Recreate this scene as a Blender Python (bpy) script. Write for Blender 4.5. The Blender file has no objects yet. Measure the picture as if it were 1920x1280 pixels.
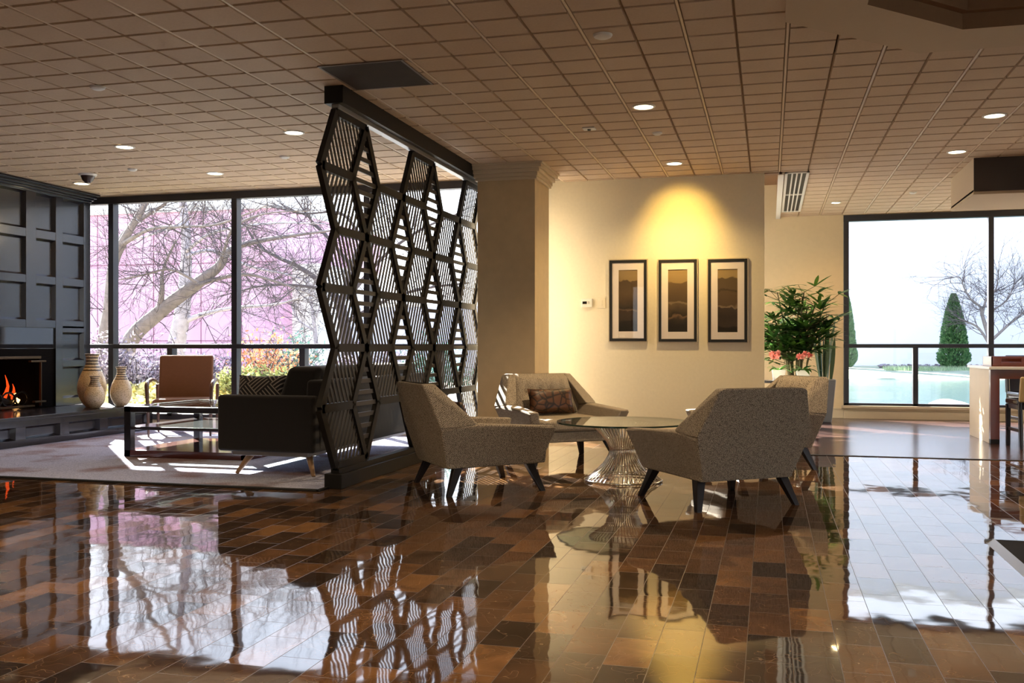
import bpy, bmesh, math, random
from mathutils import Vector, Matrix, noise
PI = math.pi
R = math.radians
sc = bpy.context.scene
col = sc.collection

# ------------------------------------------------------------ camera, world, sun, exposure
EYE = 1.05
TH = R(14.99)
CEIL = 2.98
cd = bpy.data.cameras.new('camera')
cam = bpy.data.objects.new('camera', cd); col.objects.link(cam)
cam.location = (0, 0, EYE); cam.rotation_euler = (R(90), 0, TH)
cd.sensor_width = 36; cd.lens = 33.75; cd.shift_y = 9/1920; cd.clip_end = 400
sc.camera = cam
sc.view_settings.view_transform = 'Standard'
sc.view_settings.look = 'None'
sc.view_settings.exposure = 0.15
sc.view_settings.gamma = 1.0
sc.view_settings.use_curve_mapping = False

w = bpy.data.worlds.new('world'); sc.world = w; w.use_nodes = True
wn = w.node_tree.nodes; wl = w.node_tree.links
bg = wn['Background']
tc = wn.new('ShaderNodeTexCoord'); sep = wn.new('ShaderNodeSeparateXYZ'); rp = wn.new('ShaderNodeValToRGB')
wl.new(tc.outputs['Generated'], sep.inputs[0]); wl.new(sep.outputs['Z'], rp.inputs[0])
rp.color_ramp.elements[0].position = 0.0; rp.color_ramp.elements[0].color = (1, 1, 1, 1)
rp.color_ramp.elements[1].position = 0.6; rp.color_ramp.elements[1].color = (.5, .66, 1, 1)
wl.new(rp.outputs[0], bg.inputs['Color'])
bg.inputs['Strength'].default_value = 3.4

sun_d = bpy.data.lights.new('sun', 'SUN'); sun = bpy.data.objects.new('sun', sun_d); col.objects.link(sun)
SUNDIR = Vector((0.68*math.cos(R(30)), -0.733*math.cos(R(30)), -math.sin(R(30))))
sun.rotation_euler = SUNDIR.to_track_quat('-Z', 'Y').to_euler()
sun_d.energy = 48; sun_d.angle = R(0.6); sun_d.color = (1, .95, .86)

# ------------------------------------------------------------ helpers
def at(px, py, Y):
    """point seen at (px, py) on the vertical plane at distance Y, for laying out the place"""
    a = (px-960)/1800; b = (649-py)/1800
    rx, ry = -math.sin(TH)+a*math.cos(TH), math.cos(TH)+a*math.sin(TH)
    t = Y/ry
    return Vector((rx*t, Y, EYE+b*t))
def onz(px, py, z=0.0):
    a = (px-960)/1800; b = (649-py)/1800
    rx, ry = -math.sin(TH)+a*math.cos(TH), math.cos(TH)+a*math.sin(TH)
    t = (z-EYE)/b
    return Vector((rx*t, ry*t, z))

def nodes(m):
    return m.node_tree.nodes, m.node_tree.links
def mat(name, c, rough=.6, metal=0., noise_amt=0., nscale=20., bump=0., bscale=60., spec=.5, coat=0., sheen=0.):
    m = bpy.data.materials.new(name); m.use_nodes = True
    n, l = nodes(m); b = n['Principled BSDF']
    b.inputs['Base Color'].default_value = (*c, 1); b.inputs['Roughness'].default_value = rough
    b.inputs['Metallic'].default_value = metal; b.inputs['Specular IOR Level'].default_value = spec
    if coat: b.inputs['Coat Weight'].default_value = coat; b.inputs['Coat Roughness'].default_value = .08
    if sheen: b.inputs['Sheen Weight'].default_value = sheen
    t = n.new('ShaderNodeTexCoord')
    if noise_amt:
        x = n.new('ShaderNodeTexNoise'); x.inputs['Scale'].default_value = nscale; x.inputs['Detail'].default_value = 6
        l.new(t.outputs['Object'], x.inputs['Vector'])
        mx = n.new('ShaderNodeMix'); mx.data_type = 'RGBA'
        lo = tuple(max(0, v*(1-noise_amt)) for v in c); hi = tuple(min(1, v*(1+noise_amt)) for v in c)
        mx.inputs[6].default_value = (*lo, 1); mx.inputs[7].default_value = (*hi, 1)
        l.new(x.outputs['Fac'], mx.inputs[0]); l.new(mx.outputs[2], b.inputs['Base Color'])
    if bump:
        y = n.new('ShaderNodeTexNoise'); y.inputs['Scale'].default_value = bscale; y.inputs['Detail'].default_value = 4
        l.new(t.outputs['Object'], y.inputs['Vector'])
        bp = n.new('ShaderNodeBump'); bp.inputs['Strength'].default_value = bump; bp.inputs['Distance'].default_value = .01
        l.new(y.outputs['Fac'], bp.inputs['Height']); l.new(bp.outputs[0], b.inputs['Normal'])
    return m
def emis(name, c, s):
    m = bpy.data.materials.new(name); m.use_nodes = True
    n, l = nodes(m); n.clear()
    e = n.new('ShaderNodeEmission'); o = n.new('ShaderNodeOutputMaterial')
    e.inputs[0].default_value = (*c, 1); e.inputs[1].default_value = s
    l.new(e.outputs[0], o.inputs[0]); return m
def glass(name, tint=(.97, .99, .98), refl=.06, ior=1.45):
    m = bpy.data.materials.new(name); m.use_nodes = True
    n, l = nodes(m); n.clear()
    o = n.new('ShaderNodeOutputMaterial'); t = n.new('ShaderNodeBsdfTransparent'); g = n.new('ShaderNodeBsdfGlossy')
    t.inputs[0].default_value = (*tint, 1); g.inputs['Roughness'].default_value = 0.0
    # Schlick reflectance from the unsigned facing angle, the same on both faces of the pane
    ge = n.new('ShaderNodeNewGeometry'); dp = n.new('ShaderNodeVectorMath'); dp.operation = 'DOT_PRODUCT'
    l.new(ge.outputs['Normal'], dp.inputs[0]); l.new(ge.outputs['Incoming'], dp.inputs[1])
    ab = n.new('ShaderNodeMath'); ab.operation = 'ABSOLUTE'; l.new(dp.outputs['Value'], ab.inputs[0])
    om = n.new('ShaderNodeMath'); om.operation = 'SUBTRACT'; om.inputs[0].default_value = 1; l.new(ab.outputs[0], om.inputs[1])
    pw = n.new('ShaderNodeMath'); pw.operation = 'POWER'; pw.inputs[1].default_value = 5; l.new(om.outputs[0], pw.inputs[0])
    r0 = ((ior-1)/(ior+1))**2
    fr = n.new('ShaderNodeMath'); fr.operation = 'MULTIPLY_ADD'; fr.inputs[1].default_value = 1-r0; fr.inputs[2].default_value = r0; l.new(pw.outputs[0], fr.inputs[0])
    mx = n.new('ShaderNodeMixShader')
    l.new(fr.outputs[0], mx.inputs[0]); l.new(t.outputs[0], mx.inputs[1]); l.new(g.outputs[0], mx.inputs[2])
    l.new(mx.outputs[0], o.inputs[0]); return m

def finish(bm, name, m, parent=None, smooth=True, ang=35):
    me = bpy.data.meshes.new(name); bm.normal_update(); bm.to_mesh(me); bm.free()
    if smooth:
        for p in me.polygons: p.use_smooth = True
        me.set_sharp_from_angle(angle=R(ang))
    o = bpy.data.objects.new(name, me); col.objects.link(o)
    if smooth and ang < 80:
        wm = o.modifiers.new('weighted_normal', 'WEIGHTED_NORMAL'); wm.keep_sharp = True; wm.weight = 90
    if m is not None: me.materials.append(m)
    if parent is not None: o.parent = parent
    return o
def tag(o, label, cat, group=None, kind=None):
    o['label'] = label; o['category'] = cat
    if group: o['group'] = group
    if kind: o['kind'] = kind
    return o
def struct(o):
    o['kind'] = 'structure'; return o
def thing(name, label, cat, loc=(0, 0, 0), rz=0, group=None):
    o = bpy.data.objects.new(name, None); col.objects.link(o); o.empty_display_size = .1
    o.location = loc; o.rotation_euler = (0, 0, rz); return tag(o, label, cat, group)
def copy_tree(o, parent=None):
    c = o.copy(); col.objects.link(c)
    if parent is not None: c.parent = parent
    for ch in [x for x in bpy.data.objects if x.parent == o]: copy_tree(ch, c)
    return c
def BM(): return bmesh.new()
def box(bm, x0, x1, y0, y1, z0, z1, bev=0., M=None, seg=2):
    t = bmesh.new()
    vs = [t.verts.new(p) for p in ((x0,y0,z0),(x1,y0,z0),(x1,y1,z0),(x0,y1,z0),(x0,y0,z1),(x1,y0,z1),(x1,y1,z1),(x0,y1,z1))]
    for f in ((3,2,1,0),(4,5,6,7),(0,1,5,4),(1,2,6,5),(2,3,7,6),(3,0,4,7)): t.faces.new([vs[i] for i in f])
    if bev: bmesh.ops.bevel(t, geom=t.edges[:], offset=bev, segments=seg, affect='EDGES', profile=.5)
    merge(bm, t, M)
def merge(bm, t, M=None):
    mp = {}
    for v in t.verts: mp[v] = bm.verts.new(M @ v.co if M else v.co)
    for f in t.faces:
        try: bm.faces.new([mp[v] for v in f.verts])
        except ValueError: pass
    t.free()
def hull(bm, pts, bev=.012, seg=3, M=None):
    t = bmesh.new()
    for p in pts: t.verts.new(p)
    r = bmesh.ops.convex_hull(t, input=t.verts[:])
    bmesh.ops.delete(t, geom=[g for g in r['geom_unused'] if isinstance(g, bmesh.types.BMVert)], context='VERTS')
    bmesh.ops.dissolve_limit(t, angle_limit=R(3 if bev == 0 else 7), verts=t.verts[:], edges=t.edges[:])
    bmesh.ops.recalc_face_normals(t, faces=t.faces[:])
    if bev:
        es = [e for e in t.edges if len(e.link_faces) == 2 and e.calc_face_angle(0) > R(8)]
        bmesh.ops.bevel(t, geom=es, offset=bev, segments=seg, affect='EDGES', profile=.5, clamp_overlap=True)
    merge(bm, t, M)
def tube(bm, pts, rad, n=8, cap=True):
    """pts list of vectors, rad float or list"""
    pts = [Vector(p) for p in pts]
    if not isinstance(rad, (list, tuple)): rad = [rad]*len(pts)
    rings = []; up = None
    for i, p in enumerate(pts):
        d = (pts[min(i+1, len(pts)-1)]-pts[max(i-1, 0)])
        if d.length < 1e-9: d = Vector((0, 0, 1))
        d.normalize()
        if up is None:
            up = Vector((0, 0, 1)) if abs(d.z) < .9 else Vector((1, 0, 0))
        s = d.cross(up).normalized(); up = s.cross(d).normalized()
        rings.append([bm.verts.new(p+(s*math.cos(2*PI*k/n)+up*math.sin(2*PI*k/n))*rad[i]) for k in range(n)])
    for a, b in zip(rings, rings[1:]):
        for k in range(n): bm.faces.new((a[k], b[k], b[(k+1) % n], a[(k+1) % n]))
    if cap and n > 2:
        bm.faces.new(rings[0]); bm.faces.new(rings[-1][::-1])
def lathe(bm, prof, n=32, M=None):
    t = bmesh.new(); rings = []
    for r, z in prof:
        rings.append([t.verts.new((max(r, .0004)*math.cos(2*PI*k/n), max(r, .0004)*math.sin(2*PI*k/n), z)) for k in range(n)])
    for a, b in zip(rings, rings[1:]):
        for k in range(n): t.faces.new((a[k], a[(k+1) % n], b[(k+1) % n], b[k]))
    if prof[0][0] > .001: t.faces.new(rings[0][::-1])
    if prof[-1][0] > .001: t.faces.new(rings[-1])
    merge(bm, t, M)
def bar(bm, a, b, wd, dp, nrm):
    """straight rectangular member from a to b; wd in the plane, dp along nrm"""
    a, b, nrm = Vector(a), Vector(b), Vector(nrm).normalized()
    d = (b-a).normalized(); s = d.cross(nrm).normalized()*wd/2; q = nrm*dp/2
    v = [bm.verts.new(p) for p in (a-s-q, a+s-q, a+s+q, a-s+q, b-s-q, b+s-q, b+s+q, b-s+q)]
    for f in ((3,2,1,0),(4,5,6,7),(0,1,5,4),(1,2,6,5),(2,3,7,6),(3,0,4,7)): bm.faces.new([v[i] for i in f])
def quad(bm, *p):
    return bm.faces.new([bm.verts.new(x) for x in p])
def pillow_bm(wd, ht, th, n=14, M=None):
    t = bmesh.new(); g = {}
    for s in (1, -1):
        for i in range(n+1):
            for j in range(n+1):
                u, v = i/n*2-1, j/n*2-1
                if s == -1 and (i in (0, n) or j in (0, n)): g[s, i, j] = g[1, i, j]; continue
                e = ((1-u**4)*(1-v**4))**.55
                pin = 1-.07*(1-abs(u))**1*abs(v)**3
                pin2 = 1-.05*(1-abs(v))*abs(u)**3
                g[s, i, j] = t.verts.new((u*wd/2*pin2, s*th/2*e, v*ht/2*pin))
        for i in range(n):
            for j in range(n):
                f = (g[s,i,j], g[s,i+1,j], g[s,i+1,j+1], g[s,i,j+1])
                t.faces.new(f if s == -1 else f[::-1])
    bm = bmesh.new(); merge(bm, t, M); return bm

# ------------------------------------------------------------ materials
M_ = {}
M_['wall'] = mat('beige_wall_paint', (.66, .53, .35), .75, noise_amt=.05, nscale=14, bump=.05, bscale=250)
M_['art'] = mat('cream_vinyl_wall', (.78, .71, .55), .6, noise_amt=.06, nscale=30, bump=.08, bscale=200)
M_['column'] = mat('tan_vinyl_column', (.58, .44, .26), .45, noise_amt=.12, nscale=9, bump=.1, bscale=160)
M_['trim'] = mat('beige_trim_paint', (.60, .50, .36), .5)
M_['tile_c'] = mat('mineral_ceiling_tile', (.56, .425, .30), .85, noise_amt=.10, nscale=60, bump=.25, bscale=300)
M_['tbar'] = mat('ceiling_grid_metal', (.70, .55, .39), .5)
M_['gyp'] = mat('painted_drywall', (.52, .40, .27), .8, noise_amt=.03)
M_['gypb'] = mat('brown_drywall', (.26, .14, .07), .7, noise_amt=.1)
M_['alum'] = mat('dark_bronze_aluminium', (.035, .035, .042), .35, .3)
M_['espresso'] = mat('espresso_stained_wood', (.009, .008, .013), .27, noise_amt=.25, nscale=12, coat=.35)
M_['screen'] = mat('blackened_bronze_lattice', (.006, .005, .004), .5, .0, spec=.3)
M_['slat'] = mat('lattice_slat_bronze', (.030, .025, .021), .45, .0)
M_['glass'] = glass('window_glass', (.98, .99, .99), ior=1.25)
M_['tglass'] = glass('table_glass', (.90, .97, .94), ior=1.5)
M_['tedge'] = mat('glass_edge_green', (.03, .07, .055), .1)
M_['blackwood'] = mat('ebonised_leg_wood', (.016, .014, .016), .3)
M_['sofa'] = mat('charcoal_brown_upholstery', (.010, .008, .008), .95, noise_amt=.3, nscale=90, bump=.2, bscale=400, sheen=.2)
M_['sofab'] = mat('charcoal_cushion_upholstery', (.014, .012, .012), .95, noise_amt=.3, nscale=90, sheen=.2)
M_['oak'] = mat('tapered_oak_leg', (.30, .17, .08), .45, noise_amt=.3, nscale=8)
M_['silver'] = mat('brushed_metal_rail', (.35, .35, .36), .35, .8)
M_['walnut'] = mat('walnut_arm_wood', (.085, .035, .018), .35, noise_amt=.3, nscale=10, coat=.3)
M_['rust'] = mat('rust_brown_upholstery', (.16, .062, .024), .85, noise_amt=.12, nscale=40, bump=.15, bscale=300, sheen=.2)
M_['chrome'] = mat('polished_nickel_wire', (.78, .74, .68), .12, 1.)
M_['cherry'] = mat('cherry_stained_wood', (.16, .035, .016), .3, noise_amt=.3, nscale=6, coat=.3)
M_['lightwood'] = mat('pale_maple_laminate', (.74, .60, .42), .45, noise_amt=.06, nscale=5)
M_['whitestone'] = mat('white_worktop', (.80, .78, .74), .3)
M_['tanvinyl'] = mat('tan_vinyl_seat', (.50, .36, .16), .5, noise_amt=.06)
M_['white'] = mat('white_plastic', (.75, .74, .68), .4)
M_['black'] = mat('matt_black', (.008, .008, .009), .55)
M_['grill'] = mat('vent_white_metal', (.72, .70, .66), .5)
M_['blackg'] = mat('smoked_black_glass', (.012, .012, .014), .04, spec=.8)
M_['bronze'] = mat('antique_bronze_trim', (.07, .045, .025), .45, .8)
M_['goldf'] = mat('champagne_frame_edge', (.62, .52, .36), .35, .3)
M_['mat'] = mat('off_white_mount_board', (.90, .82, .78), .8)
M_['lens'] = emis('lamp_lens_glow', (1, .84, .55), 9)
M_['lenson'] = emis('bright_lamp_lens_glow', (1, .80, .42), 40)
M_['firehot'] = emis('flame_core', (1, .5, .16), 5)
M_['fire'] = emis('flame_glow', (1, .08, .01), 1.1)
M_['log'] = mat('charred_log', (.02, .014, .01), .9, noise_amt=.5, bump=.6, bscale=30)

def fabric():
    m = bpy.data.materials.new('tan_and_charcoal_basket_weave'); m.use_nodes = True
    n, l = nodes(m); b = n['Principled BSDF']; b.inputs['Roughness'].default_value = .9
    t = n.new('ShaderNodeTexCoord'); mp = n.new('ShaderNodeMapping')
    mp.inputs['Rotation'].default_value = (R(38), R(31), R(45)); l.new(t.outputs['Object'], mp.inputs[0])
    vo = n.new('ShaderNodeTexVoronoi'); vo.inputs['Scale'].default_value = 145; vo.inputs['Randomness'].default_value = .45
    l.new(mp.outputs[0], vo.inputs['Vector'])
    w1 = n.new('ShaderNodeMix'); w1.data_type = 'RGBA'; vr = n.new('ShaderNodeMapRange'); vr.inputs[1].default_value = .25; vr.inputs[2].default_value = .6
    l.new(vo.outputs['Distance'], vr.inputs[0]); l.new(vr.outputs[0], w1.inputs[0])
    w1.inputs[6].default_value = (.72, .61, .47, 1); w1.inputs[7].default_value = (.20, .165, .125, 1)
    nz = n.new('ShaderNodeTexNoise'); nz.inputs['Scale'].default_value = 260; l.new(t.outputs['Object'], nz.inputs['Vector'])
    mx = n.new('ShaderNodeMix'); mx.data_type = 'RGBA'; mx.blend_type = 'MULTIPLY'; mx.inputs[0].default_value = .35
    l.new(w1.outputs[2], mx.inputs[6]); l.new(nz.outputs['Fac'], mx.inputs[7]); l.new(mx.outputs[2], b.inputs['Base Color'])
    bp = n.new('ShaderNodeBump'); bp.inputs['Strength'].default_value = .35; bp.inputs['Distance'].default_value = .004
    l.new(vr.outputs[0], bp.inputs['Height']); bp.invert = True; l.new(bp.outputs[0], b.inputs['Normal'])
    return m
M_['weave'] = fabric()
def pillow_mat():
    m = bpy.data.materials.new('embossed_chocolate_velvet'); m.use_nodes = True
    n, l = nodes(m); b = n['Principled BSDF']; b.inputs['Roughness'].default_value = .45
    t = n.new('ShaderNodeTexCoord'); v = n.new('ShaderNodeTexVoronoi'); v.feature = 'DISTANCE_TO_EDGE'; v.inputs['Scale'].default_value = 14
    l.new(t.outputs['Object'], v.inputs['Vector'])
    r = n.new('ShaderNodeValToRGB'); r.color_ramp.elements[0].position = .03; r.color_ramp.elements[0].color = (.012, .006, .004, 1)
    r.color_ramp.elements[1].position = .12; r.color_ramp.elements[1].color = (.095, .038, .016, 1)
    l.new(v.outputs['Distance'], r.inputs[0]); l.new(r.outputs[0], b.inputs['Base Color'])
    bp = n.new('ShaderNodeBump'); bp.inputs['Strength'].default_value = .5; bp.inputs['Distance'].default_value = .01
    l.new(v.outputs['Distance'], bp.inputs['Height']); l.new(bp.outputs[0], b.inputs['Normal'])
    return m
M_['velvet'] = pillow_mat()
def greek_mat():
    m = bpy.data.materials.new('black_and_tan_angular_maze_cloth'); m.use_nodes = True
    n, l = nodes(m); b = n['Principled BSDF']; b.inputs['Roughness'].default_value = .9
    t = n.new('ShaderNodeTexCoord'); mp = n.new('ShaderNodeMapping'); mp.inputs['Rotation'].default_value = (0, R(45), 0)
    l.new(t.outputs['Object'], mp.inputs[0])
    sp = n.new('ShaderNodeSeparateXYZ'); l.new(mp.outputs[0], sp.inputs[0])
    ck = n.new('ShaderNodeTexChecker'); ck.inputs['Scale'].default_value = 7; l.new(mp.outputs[0], ck.inputs['Vector'])
    def stripes(o):
        a = n.new('ShaderNodeMath'); a.operation = 'MULTIPLY'; a.inputs[1].default_value = 36; l.new(sp.outputs[o], a.inputs[0])
        f = n.new('ShaderNodeMath'); f.operation = 'FRACT'; l.new(a.outputs[0], f.inputs[0])
        g = n.new('ShaderNodeMath'); g.operation = 'GREATER_THAN'; g.inputs[1].default_value = .66; l.new(f.outputs[0], g.inputs[0]); return g
    a, c = stripes('X'), stripes('Z')
    mx = n.new('ShaderNodeMix'); l.new(ck.outputs['Fac'], mx.inputs[0]); l.new(a.outputs[0], mx.inputs[2]); l.new(c.outputs[0], mx.inputs[3])
    cc = n.new('ShaderNodeMix'); cc.data_type = 'RGBA'; cc.inputs[6].default_value = (.02, .018, .02, 1); cc.inputs[7].default_value = (.33, .28, .23, 1)
    l.new(mx.outputs[0], cc.inputs[0]); l.new(cc.outputs[2], b.inputs['Base Color']); return m
M_['maze'] = greek_mat()

def floor_mat():
    m = bpy.data.materials.new('polished_brown_marble_tiles'); m.use_nodes = True
    n, l = nodes(m); b = n['Principled BSDF']
    g = n.new('ShaderNodeNewGeometry'); s = n.new('ShaderNodeSeparateXYZ'); l.new(g.outputs['Position'], s.inputs[0])
    def ma(op, a, c=None, d=None):
        x = n.new('ShaderNodeMath'); x.operation = op
        for i, v in enumerate((a, c, d)):
            if v is None: continue
            if isinstance(v, (int, float)): x.inputs[i].default_value = v
            else: l.new(v, x.inputs[i])
        return x.outputs[0]
    W, L = .1524, .3048
    u = ma('DIVIDE', ma('ADD', s.outputs['X'], 100.05), W); row = ma('FLOOR', u); fu = ma('FRACT', u)
    wn1 = n.new('ShaderNodeTexWhiteNoise'); wn1.noise_dimensions = '1D'; l.new(row, wn1.inputs['W'])
    off = ma('MULTIPLY', wn1.outputs['Value'], .35)
    half = ma('MULTIPLY', ma('FRACT', ma('MULTIPLY', row, .5)), 1.0)
    v = ma('ADD', ma('ADD', ma('DIVIDE', ma('ADD', s.outputs['Y'], 100), L), off), half); cell = ma('FLOOR', v); fv = ma('FRACT', v)
    cb = n.new('ShaderNodeCombineXYZ'); l.new(row, cb.inputs[0]); l.new(cell, cb.inputs[1])
    wn2 = n.new('ShaderNodeTexWhiteNoise'); wn2.noise_dimensions = '2D'; l.new(cb.outputs[0], wn2.inputs['Vector'])
    r = n.new('ShaderNodeValToRGB'); e = r.color_ramp.elements
    e[0].position = 0; e[0].color = (.028, .018, .014, 1); e[1].position = 1; e[1].color = (.22, .115, .052, 1)
    for p, c in ((.25, (.050, .030, .021, 1)), (.5, (.085, .047, .028, 1)), (.75, (.12, .062, .032, 1))):
        x = e.new(p); x.color = c
    l.new(wn2.outputs['Value'], r.inputs[0])
    # veins
    nz = n.new('ShaderNodeTexNoise'); nz.inputs['Scale'].default_value = 5; nz.inputs['Detail'].default_value = 8; nz.inputs['Distortion'].default_value = 1.2
    ad = n.new('ShaderNodeVectorMath'); ad.operation = 'ADD'; sc3 = n.new('ShaderNodeVectorMath'); sc3.operation = 'SCALE'; sc3.inputs['Scale'].default_value = 20
    l.new(wn2.outputs['Color'], sc3.inputs[0]); l.new(g.outputs['Position'], ad.inputs[0]); l.new(sc3.outputs[0], ad.inputs[1]); l.new(ad.outputs[0], nz.inputs['Vector'])
    vr = n.new('ShaderNodeValToRGB'); vr.color_ramp.elements[0].position = .3; vr.color_ramp.elements[0].color = (.6, .6, .6, 1)
    vr.color_ramp.elements[1].position = .7; vr.color_ramp.elements[1].color = (1.35, 1.3, 1.2, 1)
    l.new(nz.outputs['Fac'], vr.inputs[0])
    mul = n.new('ShaderNodeMix'); mul.data_type = 'RGBA'; mul.blend_type = 'MULTIPLY'; mul.inputs[0].default_value = 1
    l.new(r.outputs[0], mul.inputs[6]); l.new(vr.outputs[0], mul.inputs[7])
    vo = n.new('ShaderNodeTexVoronoi'); vo.feature = 'DISTANCE_TO_EDGE'; vo.inputs['Scale'].default_value = 3.2; vo.inputs['Randomness'].default_value = 1
    dn = n.new('ShaderNodeTexNoise'); dn.inputs['Scale'].default_value = 6; l.new(ad.outputs[0], dn.inputs['Vector'])
    av = n.new('ShaderNodeVectorMath'); av.operation = 'ADD'; l.new(ad.outputs[0], av.inputs[0]); l.new(dn.outputs['Color'], av.inputs[1]); l.new(av.outputs[0], vo.inputs['Vector'])
    vein = ma('LESS_THAN', vo.outputs['Distance'], .006)
    vm = n.new('ShaderNodeMix'); vm.data_type = 'RGBA'; l.new(ma('MULTIPLY', vein, .45), vm.inputs[0])
    l.new(mul.outputs[2], vm.inputs[6]); vm.inputs[7].default_value = (.40, .27, .17, 1)
    # joints
    gx = ma('LESS_THAN', ma('MINIMUM', fu, ma('SUBTRACT', 1, fu)), .009)
    gy = ma('LESS_THAN', ma('MINIMUM', fv, ma('SUBTRACT', 1, fv)), .0045)
    gr = ma('MAXIMUM', gx, gy)
    mg = n.new('ShaderNodeMix'); mg.data_type = 'RGBA'; l.new(gr, mg.inputs[0]); l.new(vm.outputs[2], mg.inputs[6]); mg.inputs[7].default_value = (.11, .085, .07, 1)
    l.new(mg.outputs[2], b.inputs['Base Color'])
    l.new(ma('ADD', ma('MULTIPLY', gr, .3), .035), b.inputs['Roughness'])
    b.inputs['IOR'].default_value = 1.75
    # tile tilt and waviness
    t1 = n.new('ShaderNodeVectorMath'); t1.operation = 'SUBTRACT'; t1.inputs[1].default_value = (.5, .5, .5); l.new(wn2.outputs['Color'], t1.inputs[0])
    t2 = n.new('ShaderNodeVectorMath'); t2.operation = 'MULTIPLY'; t2.inputs[1].default_value = (.004, .004, 0); l.new(t1.outputs[0], t2.inputs[0])
    wv = n.new('ShaderNodeTexNoise'); wv.inputs['Scale'].default_value = 5.5; wv.inputs['Detail'].default_value = 2; l.new(g.outputs['Position'], wv.inputs['Vector'])
    t3 = n.new('ShaderNodeVectorMath'); t3.operation = 'SUBTRACT'; t3.inputs[1].default_value = (.5, .5, .5); l.new(wv.outputs['Color'], t3.inputs[0])
    t4 = n.new('ShaderNodeVectorMath'); t4.operation = 'MULTIPLY'; t4.inputs[1].default_value = (.022, .022, 0); l.new(t3.outputs[0], t4.inputs[0])
    a1 = n.new('ShaderNodeVectorMath'); a1.operation = 'ADD'; l.new(t2.outputs[0], a1.inputs[0]); l.new(t4.outputs[0], a1.inputs[1])
    a2 = n.new('ShaderNodeVectorMath'); a2.operation = 'ADD'; l.new(a1.outputs[0], a2.inputs[0]); l.new(g.outputs['Normal'], a2.inputs[1])
    nn = n.new('ShaderNodeVectorMath'); nn.operation = 'NORMALIZE'; l.new(a2.outputs[0], nn.inputs[0]); l.new(nn.outputs[0], b.inputs['Normal'])
    return m
def wood_floor_mat():
    m = bpy.data.materials.new('dark_glossy_plank_floor'); m.use_nodes = True
    n, l = nodes(m); b = n['Principled BSDF']; t = n.new('ShaderNodeTexCoord')
    br = n.new('ShaderNodeTexBrick'); br.inputs['Scale'].default_value = 1; br.inputs['Brick Width'].default_value = 1.1; br.inputs['Row Height'].default_value = .13
    br.inputs['Mortar Size'].default_value = .002; br.inputs['Color1'].default_value = (.05, .024, .020, 1); br.inputs['Color2'].default_value = (.09, .045, .036, 1)
    br.inputs['Mortar'].default_value = (.02, .01, .01, 1); l.new(t.outputs['Object'], br.inputs['Vector']); l.new(br.outputs[0], b.inputs['Base Color'])
    b.inputs['Roughness'].default_value = .2; b.inputs['IOR'].default_value = 1.9
    return m
def carpet_mat():
    m = bpy.data.materials.new('mottled_grey_and_rust_carpet'); m.use_nodes = True
    n, l = nodes(m); b = n['Principled BSDF']; b.inputs['Roughness'].default_value = 1; b.inputs['Specular IOR Level'].default_value = .1
    t = n.new('ShaderNodeTexCoord'); nz = n.new('ShaderNodeTexNoise'); nz.inputs['Scale'].default_value = 1.6; nz.inputs['Detail'].default_value = 3
    l.new(t.outputs['Object'], nz.inputs['Vector'])
    r = n.new('ShaderNodeValToRGB'); e = r.color_ramp.elements; e[0].position = .35; e[0].color = (.24, .17, .18, 1); e[1].position = .5; e[1].color = (.40, .42, .56, 1)
    l.new(nz.outputs['Fac'], r.inputs[0])
    n2 = n.new('ShaderNodeTexNoise'); n2.inputs['Scale'].default_value = 120; l.new(t.outputs['Object'], n2.inputs['Vector'])
    mx = n.new('ShaderNodeMix'); mx.data_type = 'RGBA'; mx.blend_type = 'OVERLAY'; mx.inputs[0].default_value = .9
    l.new(r.outputs[0], mx.inputs[6]); l.new(n2.outputs['Fac'], mx.inputs[7]); l.new(mx.outputs[2], b.inputs['Base Color'])
    bp = n.new('ShaderNodeBump'); bp.inputs['Strength'].default_value = .6; bp.inputs['Distance'].default_value = .01
    l.new(n2.outputs['Fac'], bp.inputs['Height']); l.new(bp.outputs[0], b.inputs['Normal'])
    return m

# ------------------------------------------------------------ room shell
XL, XR, YB, YW, YF, YA = -9.0, 8.0, -4.0, 10.55, 14.8, 11.0
XRET = -2.78            # side glazing beyond the column
def plane_obj(name, x0, x1, y0, y1, z, m, th=.1):
    bm = BM(); box(bm, x0, x1, y0, y1, z-th, z); return struct(finish(bm, name, m, smooth=False))
fm = floor_mat()
bm = BM(); box(bm, XL, XR, YB, 9.72, -.1, 0); box(bm, XRET, .3, 9.72, YF, -.1, 0); box(bm, -3.12, XRET, 9.72, YW, -.1, 0)
struct(finish(bm, 'floor', fm, smooth=False))
plane_obj('floor_wood', .3, XR, 9.72, YF, 0, wood_floor_mat())
bm = BM(); box(bm, .28, XR, 9.69, 9.73, 0, .006, .002); struct(finish(bm, 'trim_1', M_['black'], smooth=False))
plane_obj('floor_carpet', -9.0, -3.16, 6.36, YW, .012, carpet_mat(), .05)
bm = BM(); box(bm, -9.0, -3.14, 6.33, 6.362, 0, .016, .003); box(bm, -3.162, -3.13, 6.33, YW, 0, .016, .003); struct(finish(bm, 'trim_2', M_['black'], smooth=False))

# ceiling: suspended tegular tiles, T-bars every 2 ft
def in_oct(x, y, o=.0):
    cx, cy, h, c = 1.535, 5.275, 1.425, .84
    ax, ay = abs(x-cx), abs(y-cy); h = h-o
    return ax < h and ay < h and ax+ay < 2*h-c+o*.6
bm = BM(); Tm = .3048; gx0 = .11
ntx0 = int((XL-gx0)/Tm)-1
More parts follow.
